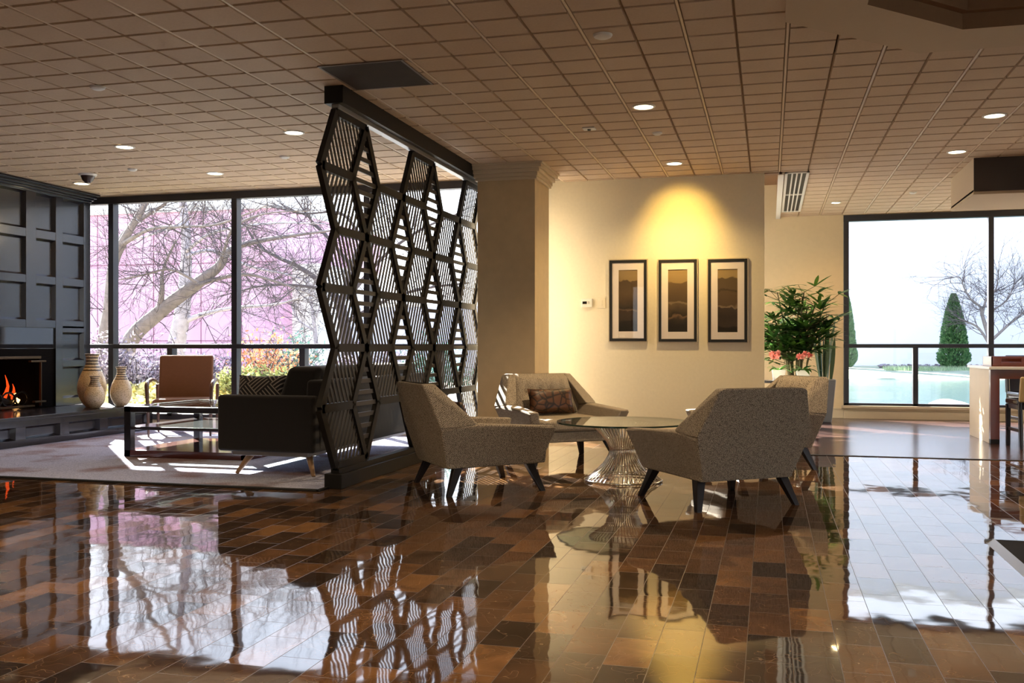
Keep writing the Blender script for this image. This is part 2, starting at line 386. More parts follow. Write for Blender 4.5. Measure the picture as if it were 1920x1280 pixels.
# light fixture footprints that lie flush in tiles are thin, so tiles stay whole
VENT1 = (-2.97, -2.38, 6.02, 6.62)
for i in range(ntx0, int((XR-gx0)/Tm)+1):
    x0 = gx0+i*Tm; x1 = x0+Tm; xc = (x0+x1)/2
    if x0 < XL-.05 or x1 > XR+.05: continue
    for j in range(12, 50):
        y0 = -.07+j*Tm; y1 = y0+Tm; yc = (y0+y1)/2
        lim = YW if xc < -2.45 else (YA if xc < gx0 else YF)
        if y0 > lim: continue
        y1 = min(y1, lim)
        if y1-y0 < .05: continue
        if in_oct(xc, yc, .20): continue
        # lowered pan of the tile with tapered edges
        ga = .010 if i % 2 == 0 else .004; gb = .004 if i % 2 == 0 else .010   # wider gap on the T-bar side
        t = .014; zt, zb = CEIL+.012, CEIL-.010
        a = (x0+ga, y0+.020, x1-gb, y1-.003); b = (a[0]+.006, a[1]+.006, a[2]-.006, a[3]-.003)
        T = [bm.verts.new((x, y, zt)) for x, y in ((a[0],a[1]),(a[2],a[1]),(a[2],a[3]),(a[0],a[3]))]
        B = [bm.verts.new((x, y, zb)) for x, y in ((b[0],b[1]),(b[2],b[1]),(b[2],b[3]),(b[0],b[3]))]
        bm.faces.new(B)
        for k in range(4): bm.faces.new((T[k], T[(k+1) % 4], B[(k+1) % 4], B[k]))
ceil = struct(finish(bm, 'ceiling', M_['tile_c'], smooth=False))
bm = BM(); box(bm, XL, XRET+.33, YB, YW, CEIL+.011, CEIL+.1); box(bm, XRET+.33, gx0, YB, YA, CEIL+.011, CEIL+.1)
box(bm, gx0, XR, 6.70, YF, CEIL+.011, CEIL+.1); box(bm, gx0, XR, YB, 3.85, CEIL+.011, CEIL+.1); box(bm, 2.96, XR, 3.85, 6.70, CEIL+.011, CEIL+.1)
g = finish(bm, 'ceiling_backing', mat('painted_groove_shade', (.30, .215, .14), .9), smooth=False); g.parent = ceil  # darker brown than the tiles, painting shade into the grooves
bm = BM()
i = -15
while True:
    x = gx0+i*.6096
    if x > XR: break
    if x > XL:
        lim = YW if x < -2.45 else (YA if x < gx0-.01 else YF)
        if gx0-.05 < x < 2.9: box(bm, x-.0075, x+.0075, min(6.71, 5.90+max(0, x-gx0)), lim, CEIL-.006, CEIL+.012)
        else: box(bm, x-.0075, x+.0075, 3.5, lim, CEIL-.006, CEIL+.012)
    i += 1
g = finish(bm, 'ceiling_grid', M_['tbar'], smooth=False); g.parent = ceil; 
bm = BM(); box(bm, XL-.2, XR+.2, YB-.2, YW+.2, 3.58, 3.68); box(bm, XRET-.3, XR+.2, YW+.2, YF+.2, 3.58, 3.68); struct(finish(bm, 'ceiling_sun_block', M_['gypb'], smooth=False))  # unseen slab added above the ceiling to keep sun from leaking in
bm = BM(); box(bm, XL-.15, XRET, YW-.02, YW+.13, 3.1, 3.6); box(bm, XL-.15, XL, YB, YW, 3.1, 3.6); box(bm, XR, XR+.15, YB, YF, 3.1, 3.6); box(bm, XL, XR, YB-.15, YB, 3.1, 3.6); struct(finish(bm, 'wall_parapet', M_['wall'], smooth=False))
# octagonal coffer
bm = BM()
def octo(o, z):
    cx, cy, h, c = 1.535, 5.275, 1.425, .84
    h2 = h-o; s = (h-c)-o*.41421
    return [Vector((cx+a, cy+b, z)) for a, b in ((-s, h2), (s, h2), (h2, s), (h2, -s), (s, -h2), (-s, -h2), (-h2, -s), (-h2, s))]
def ringf(bm, A, B):
    for k in range(8): quad(bm, A[k], A[(k+1) % 8], B[(k+1) % 8], B[k])
A, B, C_, D = octo(-.02, 3.0), octo(-.02, 2.955), octo(.42, 2.955), octo(.42, 3.0)
ringf(bm, A, B); ringf(bm, B, C_); 
o1 = struct(finish(bm, 'ceiling_coffer_border', M_['gyp'], smooth=False))
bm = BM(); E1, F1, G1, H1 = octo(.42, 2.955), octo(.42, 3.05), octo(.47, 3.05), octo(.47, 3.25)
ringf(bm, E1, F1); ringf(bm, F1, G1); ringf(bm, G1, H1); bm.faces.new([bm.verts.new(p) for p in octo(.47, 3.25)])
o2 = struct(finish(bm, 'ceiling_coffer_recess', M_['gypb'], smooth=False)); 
o1.name = 'trim_3'; o2.name = 'trim_4'

def wallbox(name, m, *boxes):
    bm = BM()
    for b in boxes: box(bm, *b)
    return struct(finish(bm, name, m, smooth=False))
TOP = 3.5
wallbox('wall_left', M_['wall'], (XL-.15, XL, YB, YW, 0, 3.1))
wallbox('wall_right', M_['wall'], (XR, XR+.15, YB, 2.0, -.1, 3.1), (XR, XR+.15, 2.0, 5.0, 2.6, 3.1), (XR, XR+.15, 5.0, YF+.15, -.1, 3.1))
wallbox('wall_back', M_['wall'], (XL, -3.62, YB-.15, YB, 0, 3.1), (-3.62, -2.72, YB-.15, YB, 0, .35), (-3.62, -2.72, YB-.15, YB, 2.75, 3.1),
        (-2.72, 2.5, YB-.15, YB, 0, 3.1), (2.5, 5.5, YB-.15, YB, 2.5, 3.1), (5.5, XR, YB-.15, YB, 0, 3.1))
wallbox('wall_front', M_['wall'], (XRET, -2.7, YF, YF+.15, -.1, TOP), (-2.7, -.35, YF, YF+.15, 2.95, TOP), (-2.7, -.35, YF, YF+.15, -.1, .16), (-.35, 1.05, YF, YF+.15, -.1, TOP), (1.05, XR, YF, YF+.15, 2.95, TOP), (1.05, XR, YF, YF+.15, -.1, .16))
wallbox('wall_art', M_['art'], (-2.52, -.05, YA, YA+.16, 0, CEIL+.3))
wallbox('wall_header', M_['wall'], (XL, XRET, YW-.02, YW+.13, 2.955, 3.1))
# raised shaft over the plants, behind the art wall
bm = BM(); box(bm, XRET-.1, gx0, YA+.16, YF, 3.45, 3.55); box(bm, gx0, gx0+.03, YA, YF, CEIL-.03, 3.5); box(bm, XRET-.1, gx0, YA, YA+.16, CEIL+.3, 3.5)
box(bm, -.05, gx0, YA+.04, YA+.16, CEIL-.01, CEIL+.3)
struct(finish(bm, 'trim_5', M_['gypb'], smooth=False))
bm = BM(); box(bm, gx0-.012, gx0+.05, YA, YF, CEIL-.04, CEIL+.0); struct(finish(bm, 'trim_6', M_['grill'], smooth=False))
bm = BM(); box(bm, XRET, 1.05, YF-.02, YF, 0, .13, .004); box(bm, 1.05, XR, YF-.05, YF, 0, .11, .004); box(bm, 1.02, XR, YF-.075, YF+.02, .15, .19, .006); box(bm, XRET, 1.02, YF-.035, YF, .13, .15, .004)
struct(finish(bm, 'baseboard_front', M_['trim'], smooth=False))
bm = BM(); box(bm, -2.52, -.05, YA-.015, YA, 0, .12, .004); struct(finish(bm, 'baseboard_art', M_['trim'], smooth=False))
wallbox('wall_sill', M_['wall'], (XL, XRET, YW, YW+.12, -.1, .14), (XRET-.12, XRET, YW, YF, -.1, .14), (XRET-.12, XRET, YW, YF, 2.95, TOP))

# column with crown moulding
bm = BM(); box(bm, -2.995, -2.365, 9.76, 10.42, 0, CEIL, .006)
cobj = struct(finish(bm, 'wall_column', M_['column']))
bm = BM()
for k, (o, z0, z1) in enumerate(((.022, 2.80, 2.83), (.035, 2.83, 2.87), (.06, 2.87, 2.91), (.085, 2.91, 2.95), (.10, 2.95, 2.978))):
    box(bm, -2.995-o, -2.365+o, 9.76-o, 10.42+o, z0, z1, .006)
cm = finish(bm, 'crown_moulding', M_['trim']); cm.parent = cobj

# ------------------------------------------------------------ windows
def window(name, uprights, rail_uprights, fixed, along, z0, z1, zr, sgn=1, ends=None, wd=.075, dp=.11):
    """along 'x': plane at Y=fixed; along 'y': plane at X=fixed"""
    def bb(bm, a0, a1, c0, c1, q0, q1, bev=.004):
        if along == 'x': box(bm, a0, a1, c0, c1, q0, q1, bev)
        else: box(bm, c0, c1, a0, a1, q0, q1, bev)
    e0, e1 = ends
    bm = BM()
    for u in uprights: bb(bm, u-wd/2, u+wd/2, fixed-dp/2, fixed+dp/2, z0, z1)
    for u in rail_uprights: bb(bm, u-wd/2, u+wd/2, fixed-dp/2, fixed+dp/2, z0, zr)
    bb(bm, e0, e1, fixed-dp/2, fixed+dp/2, z1, z1+.09); bb(bm, e0, e1, fixed-dp/2, fixed+dp/2, z0-.04, z0+.035)
    bb(bm, e0, e1, fixed-dp/2-.004, fixed+dp/2, zr-.028, zr+.028)
    fr = struct(finish(bm, name, M_['alum'], smooth=False))
    bm = BM(); bb(bm, e0, e1, fixed+.02, fixed+.026, z0, z1, 0)
    p = finish(bm, 'window_pane', M_['glass'], smooth=False); p.parent = fr
    return fr
window('window_1', [-8.13, -6.36, -4.6, -2.85], [-7.27, -5.44, -3.7], YW+.03, 'x', .17, 2.87, EYE+.0, ends=(-8.95, XRET))
window('window_2', [12.0, 13.4, YF], [], XRET-.05, 'y', .17, 2.87, EYE, ends=(YW, YF))
window('window_3', [1.09, 3.02, 4.95, 6.9], [2.03, 3.98, 5.9], YF+.04, 'x', .19, 2.87, EYE+.005, ends=(1.05, XR), wd=.07)
window('window_added_sun', [-2.66, -1.5, -.39], [], YF+.04, 'x', .19, 2.87, EYE, ends=(-2.7, -.35))  # unseen glazing added behind the art wall so sun reaches the plants
window('window_4', [-3.6, -2.74], [], YB-.07, 'x', .38, 2.66, 1.05, ends=(-3.62, -2.72))
window('window_5', [2.55, 4.0, 5.45], [], YB-.07, 'x', .05, 2.42, 1.05, ends=(2.5, 5.5))
window('window_6', [2.05, 3.5, 4.95], [], XR+.07, 'y', .05, 2.5, 1.05, ends=(2.0, 5.0))

# ------------------------------------------------------------ fireplace wall
FX = -8.3
fp = thing('fireplace_surround', 'tall espresso panelled fireplace surround with dark crown against left wall', 'fireplace', (FX, 8.0, 0))
def Lx(*b): return (b[0], b[1], b[2]-8.0, b[3]-8.0, b[4], b[5])
ycol = [(5.60, 6.06), (6.22, 6.70), (6.86, 7.34), (7.50, 7.98), (8.14, 8.62), (8.78, 9.27), (9.43, 9.75), (9.87, 10.24)]
zrow = [(2.42, 2.85), (1.88, 2.32), (1.36, 1.79)]
YE = 10.36
bm = BM(); box(bm, *Lx(-.66, -.060, 5.5, YE, 1.27, 2.955)); box(bm, *Lx(-.66, -.060, 9.82, YE, .33, 1.27)); box(bm, *Lx(-.66, -.060, 5.5, 6.2, .33, 1.27))
finish(bm, 'body', M_['espresso'], fp, smooth=False)
bm = BM()
ys = [5.5]+[v for c in ycol for v in c]+[YE]
for a, b in zip(ys[::2], ys[1::2]):
    z0 = 1.27 if (b < 9.80 and a > 6.1) else .33
    if a > 9.7: z0 = .33
    box(bm, *Lx(-.09, .0, a, b, z0, 2.955), .004)
zs = [1.27]+sorted([v for c in zrow for v in c])+[2.955]
for a, b in zip(zs[::2], zs[1::2]):
    for c in ycol: box(bm, *Lx(-.09, -.001, c[0], c[1], a, b), .004)
for a, b in ((.33, .42), (.80, .88), (1.22, 1.30)):
    box(bm, *Lx(-.09, -.001, 9.87, 10.24, a, b), .004)
finish(bm, 'stiles_and_rails', M_['espresso'], fp)
for c in ycol:
    for r in zrow+([(.88, 1.22), (.42, .80)] if c[0] > 9.8 else []):
        bm = BM(); box(bm, *Lx(-.06, -.045, c[0], c[1], r[0], r[1]))
        def wedge(A, Bp):   # sloping moulding between the rail edge (front) and the panel (back)
            hull(bm, [(-.001, A[0][0]-8, A[0][1]), (-.001, A[1][0]-8, A[1][1]), (-.047, A[0][0]-8, A[0][1]), (-.047, A[1][0]-8, A[1][1]), (-.047, Bp[0][0]-8, Bp[0][1]), (-.047, Bp[1][0]-8, Bp[1][1])], 0)
        y0_, y1_, z0_, z1_, q_ = c[0], c[1], r[0], r[1], .026
        wedge(((y0_, z0_), (y1_, z0_)), ((y0_+q_, z0_+q_), (y1_-q_, z0_+q_)))
        wedge(((y0_, z1_), (y1_, z1_)), ((y0_+q_, z1_-q_), (y1_-q_, z1_-q_)))
        wedge(((y0_, z0_), (y0_, z1_)), ((y0_+q_, z0_+q_), (y0_+q_, z1_-q_)))
        wedge(((y1_, z0_), (y1_, z1_)), ((y1_-q_, z0_+q_), (y1_-q_, z1_-q_)))
        finish(bm, 'recessed_panel', M_['espresso'], fp)
bm = BM()
for o, z0, z1 in ((.02, 2.86, 2.885), (.045, 2.885, 2.91), (.075, 2.91, 2.94), (.11, 2.94, 2.968)):
    box(bm, *Lx(-.66, o, 5.4, YE+o*.5, z0, z1), .006)
finish(bm, 'crown_moulding', M_['espresso'], fp)
bm = BM(); box(bm, *Lx(-.6, -.02, 6.2, 9.82, 1.02, 1.27), .002); finish(bm, 'smoked_glass_panel', M_['blackg'], fp)
# firebox
bm = BM()
box(bm, *Lx(-.66, -.6, 6.2, 9.82, .33, 1.02)); box(bm, *Lx(-.6, -.06, 9.56, 9.60, .33, 1.02)); box(bm, *Lx(-.6, -.06, 6.2, 6.3, .33, 1.02))
box(bm, *Lx(-.6, -.02, 6.2, 9.82, .93, 1.02), .003); box(bm, *Lx(-.08, -.02, 9.50, 9.82, .33, .93), .003)
finish(bm, 'firebox', mat('sooty_firebox', (.006, .005, .005), 1, spec=.05), fp, smooth=False)
bm = BM(); box(bm, *Lx(-.03, .012, 6.3, 9.50, .905, .935), .004); box(bm, *Lx(-.03, .012, 9.34, 9.58, .865, .885), .003); box(bm, *Lx(-.03, .012, 6.3, 9.40, .345, .365), .004)
box(bm, *Lx(-.02, .006, 9.50, 9.515, .35, .87), .003); box(bm, *Lx(-.03, .012, 9.40, 9.58, .39, .41), .003)
finish(bm, 'bronze_fire_trim', M_['bronze'], fp)
random.seed(4)
fl = thing('gas_fire', 'lit orange flames curling over dark logs in the fireplace opening', 'fire', (FX-.3, 8.9, .335))
bm = BM()
for k in range(7):
    y = -1.6+k*.33; tube(bm, [(random.uniform(-.1, .1), y-.25, .07), (random.uniform(-.1, .1), y, .09+.04*(k % 2)), (random.uniform(-.1, .1), y+.28, .07)], [.045, .06, .04], 8)
for v in [0]: pass
finish(bm, 'log', M_['log'], fl)
bm = BM()
for k in range(3): tube(bm, [(.12, .1+.2*k+.1*math.cos(a), .1+.08*math.sin(a)) for a in [q*.5 for q in range(13)]], .012, 6)
finish(bm, 'fire_grate', M_['black'], fl)
def flames(n, hmin, hmax, rad):
    bm = BM()
    for k in range(n):
        y = random.uniform(-1.7, .58); x = random.uniform(-.12, .12); h = random.uniform(hmin, hmax)
        pts = [(x+.02*math.sin(q*1.3+k), y+.03*math.sin(q*1.1+k*2), .05+h*q/5) for q in range(6)]
        tube(bm, pts, [rad, rad*1.3, rad, rad*.7, rad*.4, .002], 6)
    return bm
finish(flames(26, .12, .36, .022), 'outer_flame', M_['fire'], fl)['kind'] = 'stuff'; finish(flames(16, .04, .12, .018), 'inner_flame', M_['firehot'], fl)['kind'] = 'stuff'
ld = bpy.data.lights.new('fire_light', 'POINT'); ld.energy = 1.0; ld.color = (1, .35, .1); ld.shadow_soft_size = .15
lo = bpy.data.objects.new('fire_light', ld); col.objects.link(lo); lo.parent = fl; lo.location = (.05, 0, .35)

hb = thing('hearth_bench', 'long low espresso hearth ledge with recessed panels below the fireplace', 'hearth', (-7.45, 8.0, 0))
bm = BM(); box(bm, *Lx(-1.4, -.06, 5.0, 10.44, .012, .285)); finish(bm, 'body', M_['espresso'], hb, smooth=False)
bm = BM(); box(bm, *Lx(-1.4, .035, 5.0, 10.46, .285, .325), .006); finish(bm, 'top_slab', M_['espresso'], hb)
bm = BM(); yy = 5.0; pan = []
while yy < 10.3: pan.append((yy+.12, min(yy+.62, 10.36))); yy += .64
box(bm, *Lx(-.06, 0, 5.0, 10.44, .012, .085), .003); box(bm, *Lx(-.06, 0, 5.0, 10.44, .215, .285), .003)
edges = [5.0]+[v for p in pan for v in p]+[10.44]
for a, b in zip(edges[::2], edges[1::2]): box(bm, *Lx(-.06, -.001, a, b, .085, .215), .003)
finish(bm, 'stiles_and_rails', M_['espresso'], hb)
for a, b in pan:
    bm = BM(); box(bm, *Lx(-.062, -.050, a, b, .085, .215))
    for A, Bp in (((( a, .085), (b, .085)), ((a+.03, .108), (b-.03, .108))), (((a, .215), (b, .215)), ((a+.03, .192), (b-.03, .192))), (((a, .085), (a, .215)), ((a+.03, .108), (a+.03, .192))), (((b, .085), (b, .215)), ((b-.03, .108), (b-.03, .192)))):
        hull(bm, [(-.001, A[0][0]-8, A[0][1]), (-.001, A[1][0]-8, A[1][1]), (-.05, A[0][0]-8, A[0][1]), (-.05, A[1][0]-8, A[1][1]), (-.05, Bp[0][0]-8, Bp[0][1]), (-.05, Bp[1][0]-8, Bp[1][1])], 0)
    finish(bm, 'recessed_panel', M_['espresso'], hb)

# ------------------------------------------------------------ lattice screen
SX = -3.10
scr = thing('lattice_screen', 'tall dark bronze room divider of zigzag slatted diamonds beside the sofa', 'room divider', (SX, 6.52, 0))
w_, P_, d_ = .54, 1.58, .25
LV = [2.785-k*(2.785-.165)/6 for k in range(7)]
def nd(y, k): return Vector((0, y, LV[k]))
frm = BM(); panels = []
def member(a, b): 
    bar(frm, a, b, .062, .04, (1, 0, 0))
YMAX = 3.72
def ok(*ys): return max(ys) < YMAX
for k in range(7):
    for p in range(3):
        y = p*P_
        if k % 2 == 0:
            segs = [(y, y+w_)] + ([(y+w_, y+2*w_)] if k not in (0, 6) else [])
        else:
            segs = [(y-d_, y+w_-d_), (y+w_+d_, y+P_-d_)]
        for a, b in segs:
            if ok(a, b): member(nd(a, k), nd(b, k))
for k in range(6):
    e, o = (k, k+1) if k % 2 == 0 else (k+1, k)
    for p in range(3):
        y = p*P_
        endrow = e in (0, 6)
        L = [((y, e), (y-d_, o)), ((y+w_, e), (y+w_-d_, o)), ((y+w_, e), (y+w_+d_, o))]
        if not endrow: L += [((y+2*w_, e), (y+P_-d_, o)), ((y+2*w_, e), (y+w_+d_, o))][:1]
        L += [((y+P_, e), (y+P_-d_, o))] if p == 2 else []
        for (a, ka), (b, kb) in L:
            if ok(a, b): member(nd(a, ka), nd(b, kb))
        panels.append(('A', [(y, e), (y+w_, e), (y+w_-d_, o), (y-d_, o)], -1))
        if not endrow: panels.append(('A', [(y+w_, e), (y+2*w_, e), (y+P_-d_, o), (y+w_+d_, o)], 1))
for k in range(0, 6):
    for p in range(3):
        y = p*P_
        if k % 2 == 0: panels.append(('D', [(y+w_, k), (y+w_-d_, k+1), (y+w_, k+2), (y+w_+d_, k+1)], 0))
        elif k < 5: panels.append(('D', [(y+P_-d_, k), (y+2*w_, k+1), (y+P_-d_, k+2), (y+P_, k+1)], 0))
fo = finish(frm, 'lattice_frame', M_['screen'], scr, smooth=False)
def clip(poly, p0, dr):
    """segment of the line p0+t*dr inside convex poly (2d)"""
    t0, t1 = -1e9, 1e9; n = len(poly)
    ar = sum(poly[i][0]*poly[(i+1) % n][1]-poly[(i+1) % n][0]*poly[i][1] for i in range(n))
    for i in range(n):
        a, b = poly[i], poly[(i+1) % n]; nx, ny = -(b[1]-a[1]), b[0]-a[0]
        if ar < 0: nx, ny = -nx, -ny
        den = nx*dr[0]+ny*dr[1]; num = nx*(a[0]-p0[0])+ny*(a[1]-p0[1])
        if abs(den) < 1e-9:
            if num > 0: return None
            continue
        t = num/den
        if den > 0: t0 = max(t0, t)
        else: t1 = min(t1, t)
    return (t0, t1) if t1-t0 > .03 else None
H_ = LV[0]-LV[1]
for kind, q, lean in panels:
    P2 = [(a, LV[k]) for a, k in q]
    if max(a for a, _ in P2) > YMAX: continue
    cx = sum(a for a, _ in P2)/4; cz = sum(b for _, b in P2)/4
    bm = BM()
    if kind == 'A':
        # slats lean against the panel's own edges
        top = P2[0]; bot = P2[3]
        dy = (top[0]-bot[0])/(top[1]-bot[1])
        dr = Vector((-dy*.85, 1)).normalized(); pr = Vector((dr[1], -dr[0])); step = .058
        rng = range(-9, 10)
    else:
        dr = Vector((1, 0)); pr = Vector((0, 1)); step = .088; rng = range(-6, 7)
    for s in rng:
        p0 = Vector((cx, cz))+pr*step*(s+.0)
        r = clip(P2, p0, dr)
        if not r: continue
        a = p0+dr*r[0]; b = p0+dr*r[1]
        bar(bm, (0, a[0], a[1]), (0, b[0], b[1]), .026 if kind == 'A' else .034, .006 if kind == 'A' else .012, (1, 0, 0))
    if len(bm.verts): finish(bm, 'slat_panel', M_['slat'], scr, smooth=False)
    else: bm.free()
bm = BM(); box(bm, -.075, .075, -.03, 3.72, 2.84, 2.975, .005); finish(bm, 'top_beam', M_['screen'], scr)
bm = BM(); box(bm, -.03, .03, 0, 3.70, 2.805, 2.842, .004); finish(bm, 'top_channel', M_['silver'], scr)
bm = BM(); box(bm, -.06, .06, .0, 3.68, 0, .105, .005); box(bm, -.035, .035, .0, 3.68, .105, .145, .003); box(bm, -.07, .07, -.04, .06, 0, .11, .006); finish(bm, 'base_beam', M_['screen'], scr)

# ------------------------------------------------------------ tub chairs
def leg_bm(top, foot, r0=.034, r1=.019):
    bm = BM(); top, foot = Vector(top), Vector(foot)
    a = [top+Vector(p) for p in ((-r0,-r0,0),(r0,-r0,0),(r0,r0,0),(-r0,r0,0))]; b = [foot+Vector(p) for p in ((-r1,-r1,0),(r1,-r1,0),(r1,r1,0),(-r1,r1,0))]
    hull(bm, a+b, .004, 2); return bm
def make_tub(label, loc, rz, wide=1.0):
    t = thing('tub_armchair', label, 'armchair', loc, rz, None)
    W = wide
    def S(*p): return [Vector((x*W, y, z)) for x, y, z in p]
    bm = BM()
    for s in (-1, 1):
        A0, A1 = (.345*s, -.36, .185), (.375*s, .35, .20)
        B0, B1, C = (.445*s, -.44, .475), (.465*s, .445, .475), (.44*s, -.16, .505)
        B1b = (.44*s, .44, .40)
        A0i, A1i, B0i, B1i, Ci = (.27*s, -.36, .185), (.29*s, .34, .20), (.35*s, -.44, .475), (.375*s, .44, .475), (.335*s, -.16, .505)
        hull(bm, S(A0, A1, B0, B1, C, A0i, A1i, B0i, B1i, Ci), .024, 4)
        T, Tf, Ti, Tfi = (.335*s, -.535, .775), (.30*s, -.44, .785), (.29*s, -.535, .78), (.235*s, -.44, .785)
        hull(bm, S(B0, C, T, Tf, B0i, Ci, Ti, Tfi, (.435*s, -.2, .48)), .024, 4)
    # back slab
    hull(bm, S((-.345, -.36, .185), (.345, -.36, .185), (-.44, -.44, .475), (.44, -.44, .475), (-.335, -.535, .77), (.335, -.535, .77), (-.30, -.535, .785), (.30, -.535, .785),
               (-.33, -.30, .2), (.33, -.30, .2), (-.38, -.34, .47), (.38, -.34, .47), (-.27, -.455, .785), (.27, -.455, .785)), .028, 4)
    hull(bm, S((-.36, -.36, .185), (.36, -.36, .185), (-.355, .40, .20), (.355, .40, .20), (-.36, -.36, .30), (.36, -.36, .30), (-.36, .405, .295), (.36, .405, .295)), .014)
    finish(bm, 'upholstered_shell', M_['weave'], t)
    bm = BM(); hull(bm, S((-.335, -.33, .295), (.335, -.33, .295), (-.35, .435, .298), (.35, .435, .298), (-.335, -.33, .40), (.335, -.33, .40), (-.35, .44, .395), (.35, .44, .395), (0, .1, .425)), .028, 4)
    finish(bm, 'seat_cushion', M_['weave'], t, ang=60)
    # tufted back cushion
    bmc = BM(); NX, NZ = 24, 12; g = {}
    but = [(-.165, .61), (-.055, .61), (.055, .61), (.165, .61)]
    for i in range(NX+1):
        for j in range(NZ+1):
            u, v = i/NX*2-1, j/NZ
            wd = (.325-.055*v)*W; x = u*wd; z = .41+v*.375; yb = -.335-.125*v
            e = (max(0, 1-u**6))**.5*(max(0, 1-abs(2*v-1)**5))**.5
            dent = sum(.040*math.exp(-(((x/W-bx)/.03)**2+((z-bz)/.035)**2)) for bx, bz in but)
            crease = sum(.016*math.exp(-((x/W-bx)/.012)**2)*(1 if z > bz else .5) for bx, bz in but)
            g[i, j] = bmc.verts.new((x, yb+.085*e-dent-crease*e, z))
    for i in range(NX):
        for j in range(NZ): bmc.faces.new((g[i,j], g[i+1,j], g[i+1,j+1], g[i,j+1]))
    bk = {}
    for i in range(NX+1):
        for j in (0, NZ): bk[i, j] = bmc.verts.new(g[i, j].co+Vector((0, -.06, 0)))
    for j in range(NZ+1):
        for i in (0, NX):
            if (i, j) not in bk: bk[i, j] = bmc.verts.new(g[i, j].co+Vector((0, -.06, 0)))
    for i in range(NX):
        bmc.faces.new((g[i,0], bk[i,0], bk[i+1,0], g[i+1,0])); bmc.faces.new((g[i,NZ], g[i+1,NZ], bk[i+1,NZ], bk[i,NZ]))
    for j in range(NZ):
        bmc.faces.new((g[0,j], g[0,j+1], bk[0,j+1], bk[0,j])); bmc.faces.new((g[NX,j], bk[NX,j], bk[NX,j+1], g[NX,j+1]))
    bc = finish(bmc, 'back_cushion', M_['weave'], t, ang=70)
    for bx_, bz in but:
        bm = BM(); lathe(bm, [(0, -.006), (.010, -.004), (.012, 0), (.009, .005), (0, .007)], 12, Matrix.Translation((bx_*W, -.345-.125*(bz-.41)/.375+.05, bz)) @ Matrix.Rotation(R(-90), 4, 'X'))
        finish(bm, 'button', M_['weave'], bc)
    for sx, sy in ((-1, -1), (1, -1), (-1, 1), (1, 1)):
        finish(leg_bm((.315*sx*W, .27*sy+.0, .21), (.38*sx*W, .36*sy, 0)), 'leg', M_['blackwood'], t)
    return t
def put_pillow(rootloc, rz, label, wd=.44):
    Mx = Matrix.Rotation(R(17), 4, 'X')
    o = finish(pillow_bm(wd, .24, .12, M=Mx), 'lumbar_pillow', M_['velvet'], None, ang=80)
    off = Vector((0, -.185, .535)); off.rotate(Matrix.Rotation(rz, 3, 'Z'))
    o.location = Vector(rootloc)+off; o.rotation_euler = (0, 0, rz)
    return tag(o, label, 'pillow', 'dark lumbar pillows')
chs = [((-2.11, 6.885, 0), R(-52), 'woven tub armchair seen side-on, nearest the lattice screen', 'chocolate pillow peeping over the arm of the armchair nearest the lattice screen', 1.0),
       ((-1.88, 8.72, 0), R(-142.5), 'wide tan tufted tub armchair facing out, in front of the cream wall', 'whole chocolate embossed pillow showing on the wide armchair by the column', 1.08),
       ((-.35, 6.69, 0), R(37.3), 'woven tub armchair seen from behind with sun flecks on its side', 'dark pillow corner beside the glass table, in the armchair seen from behind', 1.0),
       ((-.13, 8.70, 0), R(120.5), 'tan tub armchair by the plants, half hidden behind another armchair', 'dark pillow sliver in the armchair beside the plants', 1.0)]
for loc, rz, lab, plab, wd in chs:
    c = make_tub(lab, loc, rz, wd); c['group'] = 'tub armchairs around the glass table'
    put_pillow(loc, rz, plab, .46 if wd > 1 else .42)

# ------------------------------------------------------------ wire table
TX, TY = -1.10, 7.47
tb = thing('wire_table', 'round glass table on hourglass base of shiny metal wires between the armchairs', 'table', (TX, TY, 0))
bm = BM(); lathe(bm, [(0, .452), (.52, .452), (.52, .464), (0, .464)], 64); top = finish(bm, 'glass_top', M_['tglass'], tb, smooth=False)
bm = BM(); n = 72
for (r0, z0, r1, z1) in ((.5205, .4515, .5205, .4645),):
    rr = [[bm.verts.new((r*math.cos(2*PI*k/n), r*math.sin(2*PI*k/n), z)) for k in range(n)] for r, z in ((.517, .4645), (.5215, .4645), (.5215, .4515), (.517, .4515))]
    for a, b in zip(rr, rr[1:]+rr[:1]):
        for k in range(n): bm.faces.new((a[k], a[(k+1) % n], b[(k+1) % n], b[k]))
ed = finish(bm, 'glass_rim', M_['tedge'], top)
def prof(t):   # t 0 bottom..1 top
    zz = .012+t*.438
    r = .105+.195*abs((t-.53)/.53)**1.7 if t < .53 else .105+.16*((t-.53)/.47)**1.6
    return r, zz
NWIRE = 48; wire_me = None
for k in range(NWIRE):
    if wire_me is None:
        bm = BM(); pts = []
        for q in range(17):
            t = q/16; r, z = prof(t); a = (t-.5)*.22
            pts.append((r*math.cos(a), r*math.sin(a), z))
        tube(bm, pts, .0044, 6); wo = finish(bm, 'wire', M_['chrome'], tb, ang=80); wire_me = wo
    else:
        o = wire_me.copy(); col.objects.link(o); o.parent = tb; o.rotation_euler = (0, 0, 2*PI*k/NWIRE)
for t in (0, .18, .5, .56, 1):
    r, z = prof(t); bm = BM(); tube(bm, [(r*math.cos(a), r*math.sin(a), z) for a in [2*PI*q/48 for q in range(49)]], .0045 if t else .007, 6, cap=False)
    finish(bm, 'ring', M_['chrome'], tb, ang=80)

